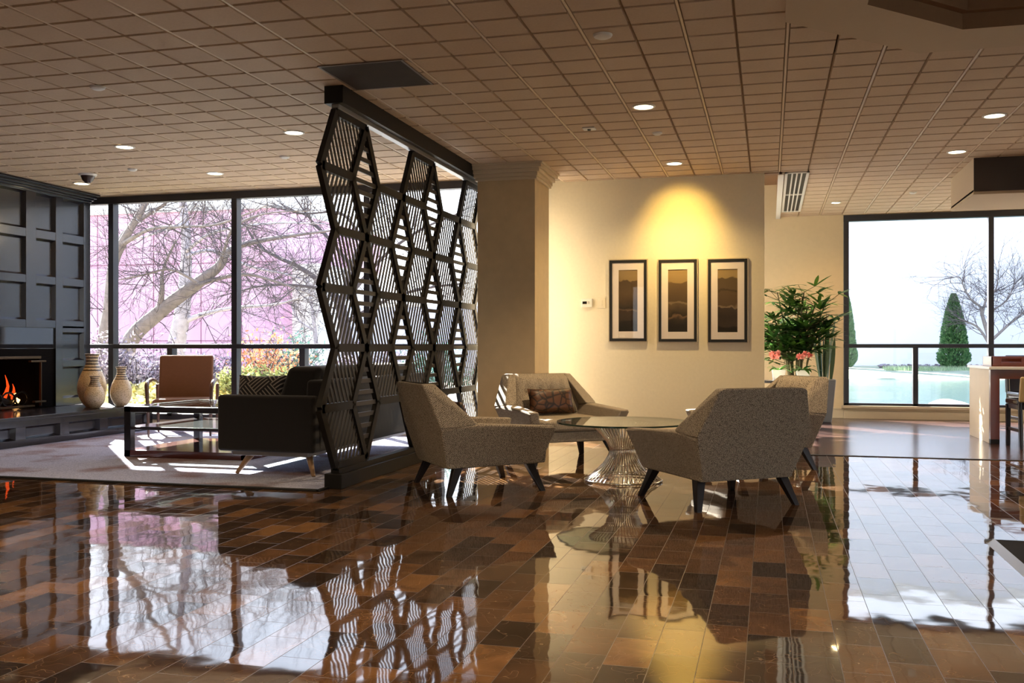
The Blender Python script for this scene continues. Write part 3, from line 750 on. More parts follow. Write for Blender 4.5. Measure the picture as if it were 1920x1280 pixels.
# ------------------------------------------------------------ sofa
sf = thing('sofa', 'long dark charcoal sofa with its arm end showing, behind the lattice screen', 'sofa', (0, 0, 0))
bm = BM(); hull(bm, [(x, y, z) for x in (-4.34, -3.47) for y in (6.92, 7.06) for z in (.20, .655)], .03, 4); finish(bm, 'arm', M_['sofa'], sf, ang=60)
bm = BM(); hull(bm, [(x, y, z) for x in (-4.34, -3.47) for y in (9.36, 9.50) for z in (.20, .655)], .03, 4); finish(bm, 'arm', M_['sofa'], sf, ang=60)
bm = BM(); hull(bm, [(-3.62, 7.0, .2), (-3.47, 7.0, .2), (-3.62, 9.42, .2), (-3.47, 9.42, .2), (-3.58, 7.0, .78), (-3.42, 7.0, .78), (-3.58, 9.42, .78), (-3.42, 9.42, .78)], .03, 4); finish(bm, 'backrest', M_['sofa'], sf, ang=60)
bm = BM(); hull(bm, [(x, y, z) for x in (-4.30, -3.6) for y in (7.04, 9.38) for z in (.20, .33)], .015, 3); finish(bm, 'seat_base', M_['sofa'], sf, ang=60)
for y0, y1 in ((7.07, 8.20), (8.22, 9.35)):
    bm = BM(); hull(bm, [(x, y, z) for x in (-4.33, -3.75) for y in (y0, y1) for z in (.32, .47)], .035, 4); finish(bm, 'seat_cushion', M_['sofab'], sf, ang=60)
    bm = BM(); hull(bm, [(-3.93, y0, .47), (-3.60, y0, .47), (-3.93, y1, .47), (-3.60, y1, .47), (-3.80, y0+.03, .885), (-3.50, y0+.03, .885), (-3.80, y1-.03, .885), (-3.50, y1-.03, .885)], .05, 5); finish(bm, 'back_cushion', M_['sofab'], sf, ang=60)
bm = BM(); box(bm, -4.22, -3.55, 6.97, 9.45, .165, .20, .004); finish(bm, 'metal_rail', M_['silver'], sf)
for x, y, fx, fy in ((-4.10, 7.05, -4.20, 6.99), (-3.58, 7.05, -3.50, 6.97), (-4.10, 9.36, -4.20, 9.42), (-3.62, 9.33, -3.60, 9.42)):
    bm = BM(); tube(bm, [(x, y, .17), (fx, fy, .013)], [.030, .015], 12); finish(bm, 'leg', M_['oak'], sf, ang=60)
M1 = Matrix.Rotation(R(-90), 4, 'Z') @ Matrix.Rotation(R(0), 4, 'X')
o = finish(pillow_bm(.42, .36, .14), 'throw_pillow', M_['maze'], None, ang=80); o.location = (-4.08, 7.17, .635); o.rotation_euler = (R(-14), 0, R(6))
tag(o, 'black and tan angular maze-pattern pillow against the near sofa arm', 'pillow')

# ------------------------------------------------------------ coffee table
ct = thing('coffee_table', 'square three-tier dark coffee table on the carpet between hearth and sofa', 'coffee table', (-5.87, 7.79, .012))
Wc, Dc, Hc = 1.3, 1.2, .475
for x in (0, Wc-.07):
    for y in (0, Dc-.07):
        bm = BM(); box(bm, x, x+.07, y, y+.07, 0, Hc-.01, .004); finish(bm, 'leg', M_['espresso'], ct)
bm = BM()
for b in ((0, Wc, 0, .07), (0, Wc, Dc-.07, Dc), (0, .07, 0, Dc), (Wc-.07, Wc, 0, Dc)): box(bm, *b, Hc-.055, Hc, .003)
finish(bm, 'top_frame', M_['espresso'], ct)
bm = BM(); box(bm, .05, Wc-.05, .05, Dc-.05, Hc-.004, Hc+.006); finish(bm, 'glass_top', M_['tglass'], ct, smooth=False)
bm = BM(); box(bm, .01, Wc-.01, .01, Dc-.01, .255, .285, .004); finish(bm, 'shelf', mat('gloss_dark_shelf', (.035, .03, .035), .12), ct)
bm = BM(); box(bm, 0, Wc, 0, Dc, 0, .065, .004); finish(bm, 'plinth_shelf', mat('gloss_mahogany_shelf', (.085, .022, .016), .12), ct)

# ------------------------------------------------------------ lounge chair at window
lc = thing('lounge_chair', 'rust brown upholstered lounge chair with walnut arms standing against the window', 'armchair', (-6.70, 9.98, .012), R(26))
def hb_(pts, bev=.02, seg=4):
    bm = BM(); hull(bm, pts, bev, seg); return bm
finish(hb_([(x, y, z) for x in (-.31, .31) for y, z in ((.13, .36), (.25, .36), (.24, .93), (.33, .93))], .03), 'backrest', M_['rust'], lc, ang=60)
finish(hb_([(x, y, z) for x in (-.31, .31) for y in (-.30, .22) for z in (.31, .43)], .035), 'seat', M_['rust'], lc, ang=60)
for s in (-1, 1):
    fr_ = BM()
    tube(fr_, [(.355*s, .36, .60), (.36*s, .20, .635), (.365*s, 0, .645), (.365*s, -.22, .625), (.36*s, -.315, .59), (.355*s, -.335, .53), (.35*s, -.33, .40)], [.016, .02, .024, .026, .026, .022, .02], 8)
    finish(fr_, 'arm', M_['walnut'], lc, ang=80)
    for sy, y, yf in ((-1, -.33, -.31), (1, .34, .36)):
        bm = BM(); tube(bm, [(.35*s, y, .58 if sy > 0 else .42), (.345*s, (y+yf)/2, .3), (.34*s, yf, 0)], [.022, .02, .012], 8); finish(bm, 'leg', M_['walnut'], lc, ang=80)
bm = BM(); box(bm, -.34, .34, -.31, -.28, .285, .33, .004); box(bm, -.34, .34, .30, .33, .285, .33, .004); finish(bm, 'seat_rail', M_['walnut'], lc)

# ------------------------------------------------------------ vases
def vase_mat(h):
    m = bpy.data.materials.new('speckled_cream_stoneware'); m.use_nodes = True
    n, l = nodes(m); b = n['Principled BSDF']; b.inputs['Roughness'].default_value = .28
    t = n.new('ShaderNodeTexCoord'); s = n.new('ShaderNodeSeparateXYZ'); l.new(t.outputs['Object'], s.inputs[0])
    a = n.new('ShaderNodeMath'); a.operation = 'MULTIPLY'; a.inputs[1].default_value = 17/h; l.new(s.outputs['Z'], a.inputs[0])
    f = n.new('ShaderNodeMath'); f.operation = 'FRACT'; l.new(a.outputs[0], f.inputs[0])
    g = n.new('ShaderNodeMath'); g.operation = 'GREATER_THAN'; g.inputs[1].default_value = .62; l.new(f.outputs[0], g.inputs[0])
    k = n.new('ShaderNodeMath'); k.operation = 'GREATER_THAN'; k.inputs[1].default_value = h*.66; l.new(s.outputs['Z'], k.inputs[0])
    q = n.new('ShaderNodeMath'); q.operation = 'MULTIPLY'; l.new(g.outputs[0], q.inputs[0]); l.new(k.outputs[0], q.inputs[1])
    nz = n.new('ShaderNodeTexNoise'); nz.inputs['Scale'].default_value = 90; l.new(t.outputs['Object'], nz.inputs['Vector'])
    r = n.new('ShaderNodeValToRGB'); e = r.color_ramp.elements; e[0].position = .33; e[0].color = (.34, .24, .13, 1); e[1].position = .5; e[1].color = (.68, .55, .36, 1)
    l.new(nz.outputs['Fac'], r.inputs[0])
    mx = n.new('ShaderNodeMix'); mx.data_type = 'RGBA'; l.new(q.outputs[0], mx.inputs[0]); l.new(r.outputs[0], mx.inputs[6]); mx.inputs[7].default_value = (.035, .02, .012, 1)
    l.new(mx.outputs[2], b.inputs['Base Color']); return m
def vase(loc, h, r, label):
    P = [(.40, 0), (.46, .01), (.72, .10), (.93, .22), (1.0, .34), (.96, .46), (.82, .58), (.62, .70), (.46, .80), (.41, .87), (.42, .94), (.50, .985), (.52, 1.0), (.46, 1.0), (.36, .93), (.36, .82), (.3, .6), (0, .55)]
    # smooth the profile
    Q = []
    for i in range(len(P)-1):
        p0, p1, p2, p3 = P[max(i-1, 0)], P[i], P[i+1], P[min(i+2, len(P)-1)]
        for s in range(4):
            t = s/4; Q.append(tuple(.5*((2*p1[a])+(-p0[a]+p2[a])*t+(2*p0[a]-5*p1[a]+4*p2[a]-p3[a])*t*t+(-p0[a]+3*p1[a]-3*p2[a]+p3[a])*t**3) for a in (0, 1)))
    Q.append(P[-1]); bm = BM(); lathe(bm, [(max(0, a)*r, b*h) for a, b in Q], 40)
    o = finish(bm, 'stoneware_vase', vase_mat(h), None, ang=60); o.location = loc
    return tag(o, label, 'vase', 'striped-neck vases on the hearth')
vase((-7.86, 9.84, .326), .63, .165, 'tallest cream vase with brown striped neck, at the back on the hearth')
vase((-7.56, 9.98, .326), .475, .125, 'middle-sized cream vase with striped neck, on the window side of the hearth')
vase((-7.63, 9.60, .326), .375, .115, 'smallest cream vase with striped neck, in front of the tallest one')

# ------------------------------------------------------------ art wall pictures, thermostat, switch
def print_mat(seed, c):
    m = bpy.data.materials.new('abstract_brown_strata_print'); m.use_nodes = True
    n, l = nodes(m); b = n['Principled BSDF']; b.inputs['Roughness'].default_value = .7
    t = n.new('ShaderNodeTexCoord'); s = n.new('ShaderNodeSeparateXYZ'); l.new(t.outputs['Object'], s.inputs[0])
    mp = n.new('ShaderNodeMapping'); mp.inputs['Location'].default_value = (seed*3.1, 0, seed*1.7); mp.inputs['Scale'].default_value = (1, 1, 1.0); l.new(t.outputs['Object'], mp.inputs[0])
    nz = n.new('ShaderNodeTexNoise'); nz.inputs['Scale'].default_value = 9; nz.inputs['Detail'].default_value = 7; l.new(mp.outputs[0], nz.inputs['Vector'])
    a = n.new('ShaderNodeMath'); a.operation = 'MULTIPLY_ADD'; a.inputs[1].default_value = .16; l.new(nz.outputs['Fac'], a.inputs[0]); l.new(s.outputs['Z'], a.inputs[2])
    mr = n.new('ShaderNodeMapRange'); mr.inputs[1].default_value = -.27; mr.inputs[2].default_value = .43; l.new(a.outputs[0], mr.inputs[0])
    r = n.new('ShaderNodeValToRGB'); r.color_ramp.interpolation = 'LINEAR'; e = r.color_ramp.elements
    e[0].position = 0; e[0].color = (.008, .006, .005, 1); e[1].position = 1; e[1].color = (.36, .25, .11, 1)
    for p, cc in c: x = e.new(p); x.color = (*cc, 1)
    l.new(mr.outputs[0], r.inputs[0]); l.new(r.outputs[0], b.inputs['Base Color']); return m
rampc = [[(.16, (.02, .013, .009)), (.18, (.05, .03, .018)), (.33, (.06, .035, .02)), (.345, (.20, .13, .07)), (.37, (.03, .02, .012)), (.5, (.09, .055, .025)), (.6, (.13, .08, .035)), (.82, (.10, .06, .026)), (.84, (.33, .22, .09))],
         [(.12, (.015, .01, .008)), (.2, (.04, .025, .015)), (.24, (.20, .12, .06)), (.27, (.03, .018, .012)), (.45, (.12, .08, .04)), (.47, (.26, .18, .10)), (.5, (.09, .055, .025)), (.78, (.14, .085, .035)), (.80, (.33, .22, .09))],
         [(.1, (.012, .008, .006)), (.12, (.05, .03, .02)), (.26, (.03, .018, .012)), (.38, (.05, .03, .02)), (.4, (.28, .2, .12)), (.43, (.10, .06, .03)), (.64, (.12, .075, .035)), (.66, (.05, .03, .016)), (.69, (.13, .085, .04)), (.86, (.11, .07, .03)), (.88, (.36, .25, .11))]]
frames = [((1140, 1216), 'leftmost framed brown strata print, its glass reflecting a bright window'),
          ((1232, 1310), 'middle framed brown strata print of the three on the cream wall'),
          ((1325, 1404), 'rightmost framed brown strata print of the three, nearest the plants')]
pg = glass('picture_glass', (.98, .98, .98), ior=1.3)
for k, ((u0, u1), lab) in enumerate(frames):
    a = at(u0, 487, YA-.02); b = at(u1, 641, YA-.02); cx, cz = (a.x+b.x)/2, (a.z+b.z)/2; W, Hh = .225, .475
    t = thing('framed_picture', lab, 'picture', (cx, YA, cz), 0, 'framed strata prints on the cream wall')
    def ringbox(bm, w0, h0, w1, h1, y0, y1, bev):
        for bb in ((-w0, -w1, y0, y1, -h0, h0), (w1, w0, y0, y1, -h0, h0), (-w1, w1, y0, y1, h1, h0), (-w1, w1, y0, y1, -h0, -h1)): box(bm, *bb, bev)
    bm = BM(); ringbox(bm, W, Hh, W-.012, Hh-.012, -.038, -.001, .002); finish(bm, 'gold_edge', M_['goldf'], t)
    bm = BM(); ringbox(bm, W-.011, Hh-.011, W-.043, Hh-.043, -.044, -.003, .003); finish(bm, 'black_frame', M_['black'], t)
    bm = BM(); ringbox(bm, W-.04, Hh-.04, .108, .352, -.036, -.028, .001); finish(bm, 'mount_board', M_['mat'], t)
    bm = BM(); box(bm, -.112, .112, -.028, -.020, -.356, .356); finish(bm, 'print', print_mat(k+1, rampc[k]), t, smooth=False)
    bm = BM(); box(bm, -W+.04, W-.04, -.042, -.039, -Hh+.04, Hh-.04); finish(bm, 'picture_glass', pg, t, smooth=False)
a = at(1101, 568, YA)
t = thing('thermostat', 'small white thermostat with dark display on the bright cream wall', 'thermostat', (a.x, YA, a.z))
bm = BM(); box(bm, -.065, .065, -.028, 0, -.05, .05, .008, seg=3); finish(bm, 'casing', M_['white'], t)
bm = BM(); box(bm, -.05, .0, -.030, -.027, -.012, .018, .001); finish(bm, 'display', M_['blackg'], t)
for z in (-.004, .012):
    bm = BM(); box(bm, .018, .03, -.031, -.027, z-.005, z+.005, .001); finish(bm, 'button', M_['silver'], t)
a = at(1128, 568, YA)
t = thing('switch_plate', 'cream wall switch plate between thermostat and leftmost print', 'switch', (a.x, YA, a.z))
bm = BM(); box(bm, -.045, .045, -.007, 0, -.06, .06, .003); finish(bm, 'plate', M_['art'], t)
bm = BM(); box(bm, -.012, .012, -.012, -.006, -.03, .03, .002); finish(bm, 'rocker', M_['art'], t)

# ------------------------------------------------------------ ceiling fixtures
def can_light(x, y, z, label, lens, power, size=.075, color=(1, .72, .42), spot=True, angle=95, blend=.6, tilt=0):
    t = thing('recessed_downlight', label, 'ceiling light', (x, y, z), 0, 'round recessed downlights')
    bm = BM(); n = 32
    prof_ = [(size+.02, .0), (size+.018, -.007), (size+.004, -.009), (size, -.004), (size-.002, 0)]
    rings = [[bm.verts.new((r*math.cos(2*PI*k/n), r*math.sin(2*PI*k/n), zz)) for k in range(n)] for r, zz in prof_]
    for a, b in zip(rings, rings[1:]):
        for k in range(n): bm.faces.new((a[k], a[(k+1) % n], b[(k+1) % n], b[k]))
    finish(bm, 'trim_ring', M_['grill'], t)
    bm = BM(); lathe(bm, [(0, -.005), (size, -.005), (size, -.002), (0, -.002)], n); finish(bm, 'lens', lens, t, smooth=False)
    if power:
        d = bpy.data.lights.new('downlight_beam', 'SPOT'); d.energy = power; d.color = color; d.spot_size = R(angle); d.spot_blend = blend; d.shadow_soft_size = .05
        o = bpy.data.objects.new('downlight_beam', d); col.objects.link(o); o.parent = t; o.location = (0, 0, -.03); o.rotation_euler = (R(tilt), 0, 0)
    return t
Zc = CEIL-.010
can_light(-.97, 7.70, Zc, 'round downlight above the glass table, nearest of those in its row', M_['lens'], 210, angle=130)
can_light(-.96, 10.17, Zc, 'lit downlight close to the cream wall, above the three prints', M_['lens'], 80, color=(1, .62, .13), angle=68, blend=1, tilt=56)
d = bpy.data.lights.new('wall_wash_beam', 'SPOT'); d.energy = 130; d.color = (1, .70, .30); d.spot_size = R(140); d.spot_blend = 1; d.shadow_soft_size = .03
o = bpy.data.objects.new('wall_wash_beam', d); col.objects.link(o); o.parent = bpy.data.objects['recessed_downlight.001']; o.location = (0, 0, -.03)
can_light(1.81, 8.75, Zc, 'largest-looking round downlight near the right edge of the ceiling', M_['lens'], 110)
can_light(1.79, 10.28, Zc, 'round downlight just in front of the dropped ceiling box', M_['lens'], 110)
can_light(.86, 13.5, Zc, 'glaring yellow downlight in front of the pond window', M_['lenson'], 70, color=(1, .62, .22), angle=150, blend=.9, size=.05)
can_light(-4.12, 7.82, Zc, 'round downlight left of the lattice screen top, nearest the screen', M_['lens'], 25)
can_light(-5.99, 7.96, Zc, 'round downlight over the carpet, closest to the camera in its row', M_['lens'], 25)
can_light(-5.94, 9.44, Zc, 'round downlight near the wide window, above the lounge chair', M_['lens'], 25)
can_light(-7.83, 9.62, Zc, 'round downlight beside the fireplace crown, lighting the dark panels', M_['lens'], 70, color=(1, .55, .15))
# unseen downlights added as fill light for the near part of the room
for x, y, where in ((-.97, 3.0, 'above the viewpoint'), (-6.0, 4.0, 'over the near left tiles'), (4.6, 8.75, 'past the right picture edge'), (4.6, 3.0, 'near the entrance windows'), (-3.6, 3.0, 'over the near middle tiles')):
    can_light(x, y, Zc, 'round downlight added as fill out of the picture, '+where, M_['lens'], 210, angle=140, blend=.8)
def smoke(x, y, label, r=.05):
    bm = BM(); lathe(bm, [(0, -.022), (r*.6, -.022), (r*.9, -.014), (r, -.004), (r, 0), (0, 0)], 28); o = finish(bm, 'smoke_detector', M_['grill'], None)
    o.location = (x, y, Zc-.001); return tag(o, label, 'smoke detector', 'small round ceiling detectors')
smoke(-.99, 5.86, 'round ceiling detector at the top of the picture, nearest the coffer', .06)
smoke(-4.80, 6.07, 'round ceiling detector at upper left, alone above the carpet edge', .055)
smoke(-.97, 8.67, 'round ceiling detector between the two downlights above the armchairs', .045)
smoke(-4.73, 8.78, 'round ceiling detector just left of the lattice screen', .05)
smoke(-6.66, 8.98, 'round ceiling detector between fireplace and lounge chair', .05)
smoke(1.73, 12.84, 'tiny round ceiling detector left of the dropped ceiling box', .045)
bm = BM(); box(bm, -.055, .055, -.05, .05, -.012, 0, .004); o = finish(bm, 'square_sensor', M_['grill'], None); o.location = (-1.53, 8.34, Zc)
bm = BM(); lathe(bm, [(0, -.022), (.014, -.022), (.016, -.012), (0, -.012)], 16); finish(bm, 'sensor_lens', M_['black'], o)
tag(o, 'small square white ceiling sensor with a dark centre', 'sensor')
t = thing('dome_camera', 'dark smoked dome hanging from the ceiling beside the fireplace', 'security camera', (-7.35, 9.13, Zc))
bm = BM(); lathe(bm, [(0, -.02), (.09, -.02), (.10, 0), (0, 0)], 28); finish(bm, 'base', M_['grill'], t)
bm = BM(); lathe(bm, [(0, -.10), (.03, -.095), (.055, -.07), (.075, -.02), (0, -.02)], 28); finish(bm, 'dome', mat('smoked_dome', (.05, .03, .025), .15), t)
# dark ceiling vent
t = thing('dark_ceiling_panel', 'square dark brown ceiling panel near the end of the lattice screen', 'ceiling panel', (-2.68, 6.32, CEIL-.010))
bm = BM(); box(bm, -.295, .295, -.30, .30, -.006, .0, .002); finish(bm, 'plate', mat('dark_brown_panel', (.035, .022, .016), .85, noise_amt=.4, nscale=6), t)
bm = BM(); 
for b in ((-.31, .31, -.315, -.30), (-.31, .31, .30, .315), (-.31, -.295, -.3, .3), (.295, .31, -.3, .3)): box(bm, *b, -.009, 0, .001)
finish(bm, 'rim', mat('panel_rim_brown', (.16, .11, .08), .5), t)
# air grille
t = thing('air_grille', 'long white slotted air grille in the ceiling beside the cream wall', 'vent', (.30, 12.6, CEIL-.010))
bm = BM()
for b in ((-.13, -.10, -1.6, 1.6), (.10, .13, -1.6, 1.6), (-.13, .13, -1.6, -1.56), (-.13, .13, 1.56, 1.6), (-.13, .13, -.02, .02)): box(bm, *b, -.016, 0, .002)
finish(bm, 'frame', M_['grill'], t)
bm = BM(); box(bm, -.11, .11, -1.57, 1.57, -.003, .0); finish(bm, 'backing', M_['black'], t, smooth=False)
for x in (-.05, .0, .05):
    bm = BM(); box(bm, x-.008, x+.008, -1.57, 1.57, -.015, -.003, .001); finish(bm, 'slat', M_['grill'], t)
# dropped box
t = thing('dropped_ceiling_box', 'beige boxed bulkhead with dark wood front hanging above the dining table', 'bulkhead', (2.02, 10.7, 2.63))
bm = BM(); box(bm, .03, 3.4, .005, 1.25, .0, .345); finish(bm, 'bulkhead_body', M_['gyp'], t, smooth=False)
bm = BM(); box(bm, .0, 3.4, -.002, 1.26, -.03, .02); box(bm, 0, .06, 0, 1.26, .0, .345); finish(bm, 'beige_cladding', M_['gyp'], t, smooth=False)
bm = BM(); box(bm, .0, 3.4, -.014, .0, .0, .345); finish(bm, 'dark_wood_front', mat('dark_walnut_fascia', (.035, .018, .009), .4), t, smooth=False)
can_light(2.78, 11.35, 2.599, 'small downlight in the underside of the dropped ceiling box', M_['lens'], 20, size=.06)

# ------------------------------------------------------------ dining corner
dt = thing('dining_table', 'tall pale-sided table with white top and cherry leg in the dining corner', 'table', (2.30, 11.30, 0))
bm = BM(); box(bm, -.02, 2.6, -.03, 1.15, .80, .828, .004); finish(bm, 'table_top', M_['whitestone'], dt)
bm = BM(); box(bm, 0, .03, .075, 1.12, 0, .80, .002); finish(bm, 'side_panel', M_['lightwood'], dt, smooth=False)
bm = BM(); box(bm, 0, .09, .0, .075, .05, .80, .003); finish(bm, 'leg', M_['cherry'], dt)
bm = BM(); box(bm, 0, .09, .0, .075, .0, .05, .003); finish(bm, 'leg_shoe', M_['black'], dt)
bm = BM(); box(bm, .09, 2.5, .01, .05, .70, .80, .003); finish(bm, 'apron', M_['cherry'], dt)
bm = BM(); box(bm, 2.4, 2.5, .0, .075, .0, .80, .003); finish(bm, 'leg', M_['cherry'], dt)
def dchair(loc, rz, label, h=.86, seatz=.47, tan=True):
    t = thing('dining_chair', label, 'chair', loc, rz, 'dining chairs at the pale table')
    for s in (-1, 1):
        bm = BM(); hull(bm, [(s*.20+dx, .20+dy, z) for dx, dy, z in ((-.018, -.018, 0), (.018, -.018, 0), (.018, .018, 0), (-.018, .018, 0), (-.022, -.022, seatz-.03), (.022, -.022, seatz-.03), (.022, .022, seatz-.03), (-.022, .022, seatz-.03))], .003, 2); finish(bm, 'leg', M_['espresso'], t)
        bm = BM(); tube(bm, [(s*.20, -.24, 0), (s*.20, -.20, seatz-.05), (s*.20, -.235, h-.08)], [.018, .024, .018], 8); finish(bm, 'leg', M_['espresso'], t, ang=80)
        bm = BM(); box(bm, s*.20-.012, s*.20+.012, -.2, .2, .17, .205, .003); finish(bm, 'stretcher', M_['espresso'], t)
    bm = BM(); box(bm, -.21, .21, -.19, .20, seatz-.07, seatz-.02, .004); finish(bm, 'seat_frame', M_['espresso'], t)
    bm = BM(); hull(bm, [(x, y, z) for x in (-.225, .225) for y in (-.19, .225) for z in (seatz-.025, seatz+.035)], .022, 4); finish(bm, 'seat', M_['blackg'], t, ang=60)
    bm = BM(); hull(bm, [(-.225, -.25, seatz+.01), (.225, -.25, seatz+.01), (-.225, -.20, seatz+.01), (.225, -.20, seatz+.01), (-.22, -.29, h), (.22, -.29, h), (-.22, -.24, h), (.22, -.24, h)], .02, 4)
    finish(bm, 'backrest', M_['tanvinyl'] if tan else M_['espresso'], t, ang=60); return t
dchair((2.66, 11.0, 0), R(4), 'dark wood dining chair with tan back at the right edge', h=.74)
dchair((3.05, 12.75, 0), R(186), 'dark-backed dining chair on the window side of the pale table', h=.94, tan=False)
tr = thing('serving_tray', 'dark red wooden serving tray with slot handle on the white table top', 'tray', (2.62, 11.75, .828))
bm = BM(); box(bm, -.26, .6, -.2, .25, 0, .012, .003); finish(bm, 'tray_base', M_['cherry'], tr)
bm = BM()
box(bm, -.26, .6, .235, .25, .012, .11, .003); box(bm, -.26, -.245, -.2, .25, .012, .11, .003); box(bm, .585, .6, -.2, .25, .012, .11, .003)
box(bm, -.26, -.16, -.2, -.185, .012, .11, .003); box(bm, .04, .6, -.2, -.185, .012, .11, .003); box(bm, -.16, .04, -.2, -.185, .012, .05, .003); box(bm, -.16, .04, -.2, -.185, .09, .11, .003)
finish(bm, 'tray_side', M_['cherry'], tr)
bm = BM(); box(bm, 0, .32, 0, .22, 0, .035, .004); o = finish(bm, 'wooden_box', M_['lightwood'], None); o.location = (2.93, 11.68, .941)
tag(o, 'pale wooden box lid resting on the dark red tray at the right edge', 'box')

# floor mat at right edge
fmx = thing('floor_mat', 'black entrance mat with a sloping metal edge at the right picture edge', 'mat', (1.12, 5.66, 0))
bm = BM(); box(bm, .04, 2.2, -2.6, -.0, .0, .012, .003); finish(bm, 'mat_pile', mat('black_coir_pile', (.012, .012, .014), .95, noise_amt=.6, nscale=200, bump=.8, bscale=300), fmx)
bm = BM(); hull(bm, [(0, -2.6, 0), (0, 0, 0), (.05, -2.6, .016), (.05, 0, .016), (.05, -2.6, 0), (.05, 0, 0)], 0); hull(bm, [(0, 0, 0), (2.2, 0, 0), (0, -.012, .014), (2.2, -.012, .014), (0, -.012, 0), (2.2, -.012, 0)], 0)
finish(bm, 'metal_edge', M_['silver'], fmx, smooth=False)

# ------------------------------------------------------------ leaves and indoor plants
def leafmat(name, c, c2, tr=.35):
    m = bpy.data.materials.new(name); m.use_nodes = True
    n, l = nodes(m); b = n['Principled BSDF']; o = n['Material Output']
    g = n.new('ShaderNodeNewGeometry'); mx = n.new('ShaderNodeMix'); mx.data_type = 'RGBA'
    l.new(g.outputs['Random Per Island'], mx.inputs[0]); mx.inputs[6].default_value = (*c, 1); mx.inputs[7].default_value = (*c2, 1)
    l.new(mx.outputs[2], b.inputs['Base Color']); b.inputs['Roughness'].default_value = .4
    t = n.new('ShaderNodeBsdfTranslucent'); l.new(mx.outputs[2], t.inputs[0])
    ms = n.new('ShaderNodeMixShader'); ms.inputs[0].default_value = tr
    l.new(b.outputs[0], ms.inputs[1]); l.new(t.outputs[0], ms.inputs[2]); l.new(ms.outputs[0], o.inputs[0]); return m
def blade(bm, base, d, side, ln, wd, droop=.2, n=4, tip=True):
    base, d, side = Vector(base), Vector(d).normalized(), Vector(side).normalized()
    prev = None
    for q in range(n+1):
        t = q/n; c = base+d*ln*t+Vector((0, 0, -droop*ln*t*t)); hw = wd*math.sin(PI*(.12+.88*t))**.7*.5 if tip else wd*.5
        if q == n: hw = .0015
        a, b = bm.verts.new(c-side*hw), bm.verts.new(c+side*hw)
        if prev: bm.faces.new((prev[0], prev[1], b, a))
        prev = (a, b)
palm_g = leafmat('palm_leaf_green', (.025, .085, .018), (.10, .22, .03))
random.seed(11)
pp = at(1492, 700, 13.1)
pt = thing('potted_palm', 'tall bushy lady palm in a dark planter beyond the cream wall', 'plant', (pp.x, 13.1, 0))
bm = BM(); lathe(bm, [(.17, 0), (.24, .52), (.25, .54), (.22, .54), (.2, .48), (0, .48)], 28); finish(bm, 'planter', M_['black'], pt)
bmS = BM(); bmL = BM()
for k in range(20):
    a = random.uniform(0, 2*PI); r0 = random.uniform(.02, .12); hgt = random.uniform(1.05, 1.82); lean = random.uniform(.05, .30)
    pts = [(r0*math.cos(a)+lean*q*q*math.cos(a), r0*math.sin(a)+lean*q*q*math.sin(a), .47+(hgt-.47)*q) for q in (0, .33, .66, 1)]
    tube(bmS, pts, [.014, .012, .011, .008], 6)
    for f in range(12):
        q = random.uniform(.5, 1.0) if f else 1.0
        cen = Vector(pts[0]).lerp(Vector(pts[-1]), q); aa = random.uniform(0, 2*PI); pl = random.uniform(.12, .25)
        hub = cen+Vector((math.cos(aa)*pl, math.sin(aa)*pl, random.uniform(.02, .14)))
        tube(bmS, [cen, hub], .004, 4)
        fd = Vector((math.cos(aa), math.sin(aa), random.uniform(-.1, .9))).normalized(); sd = fd.cross(Vector((0, 0, 1))).normalized()
        nb = random.randint(6, 9)
        for b in range(nb):
            ang = (b/(nb-1)-.5)*R(190); dd = fd*math.cos(ang)+sd*math.sin(ang)
            blade(bmL, hub, dd, dd.cross(Vector((0, 0, 1)) if abs(dd.z) < .9 else Vector((1, 0, 0))), random.uniform(.20, .32), .048, .12)
finish(bmS, 'stems', mat('palm_stem', (.10, .09, .035), .7), pt, ang=80); finish(bmL, 'fronds', palm_g, pt, smooth=False)
# snake plant
pp = at(1553, 700, 13.9)
sn = thing('snake_plant', 'upright snake plant in a tall grey planter beside the pond window', 'plant', (pp.x-.06, 13.9, 0))
bm = BM(); hull(bm, [(x*s, y*s, z) for s, z in ((.10, 0), (.155, .60)) for x in (-1, 1) for y in (-1, 1)], .02, 4); finish(bm, 'planter', mat('grey_resin_planter', (.22, .23, .25), .4), sn)
bm = BM()
for k in range(13):
    a = random.uniform(0, 2*PI); r = random.uniform(.02, .10); d = Vector((math.cos(a)*random.uniform(.05, .26), math.sin(a)*.18, 1)); 
    ca = random.uniform(0, PI); blade(bm, (r*math.cos(a), r*math.sin(a), .58), d, (math.cos(ca), math.sin(ca), 0), random.uniform(.5, 1.08), .06, 0, 5)
finish(bm, 'sword_leaves', leafmat('snake_leaf', (.035, .075, .035), (.12, .17, .07), .1), sn, smooth=False)
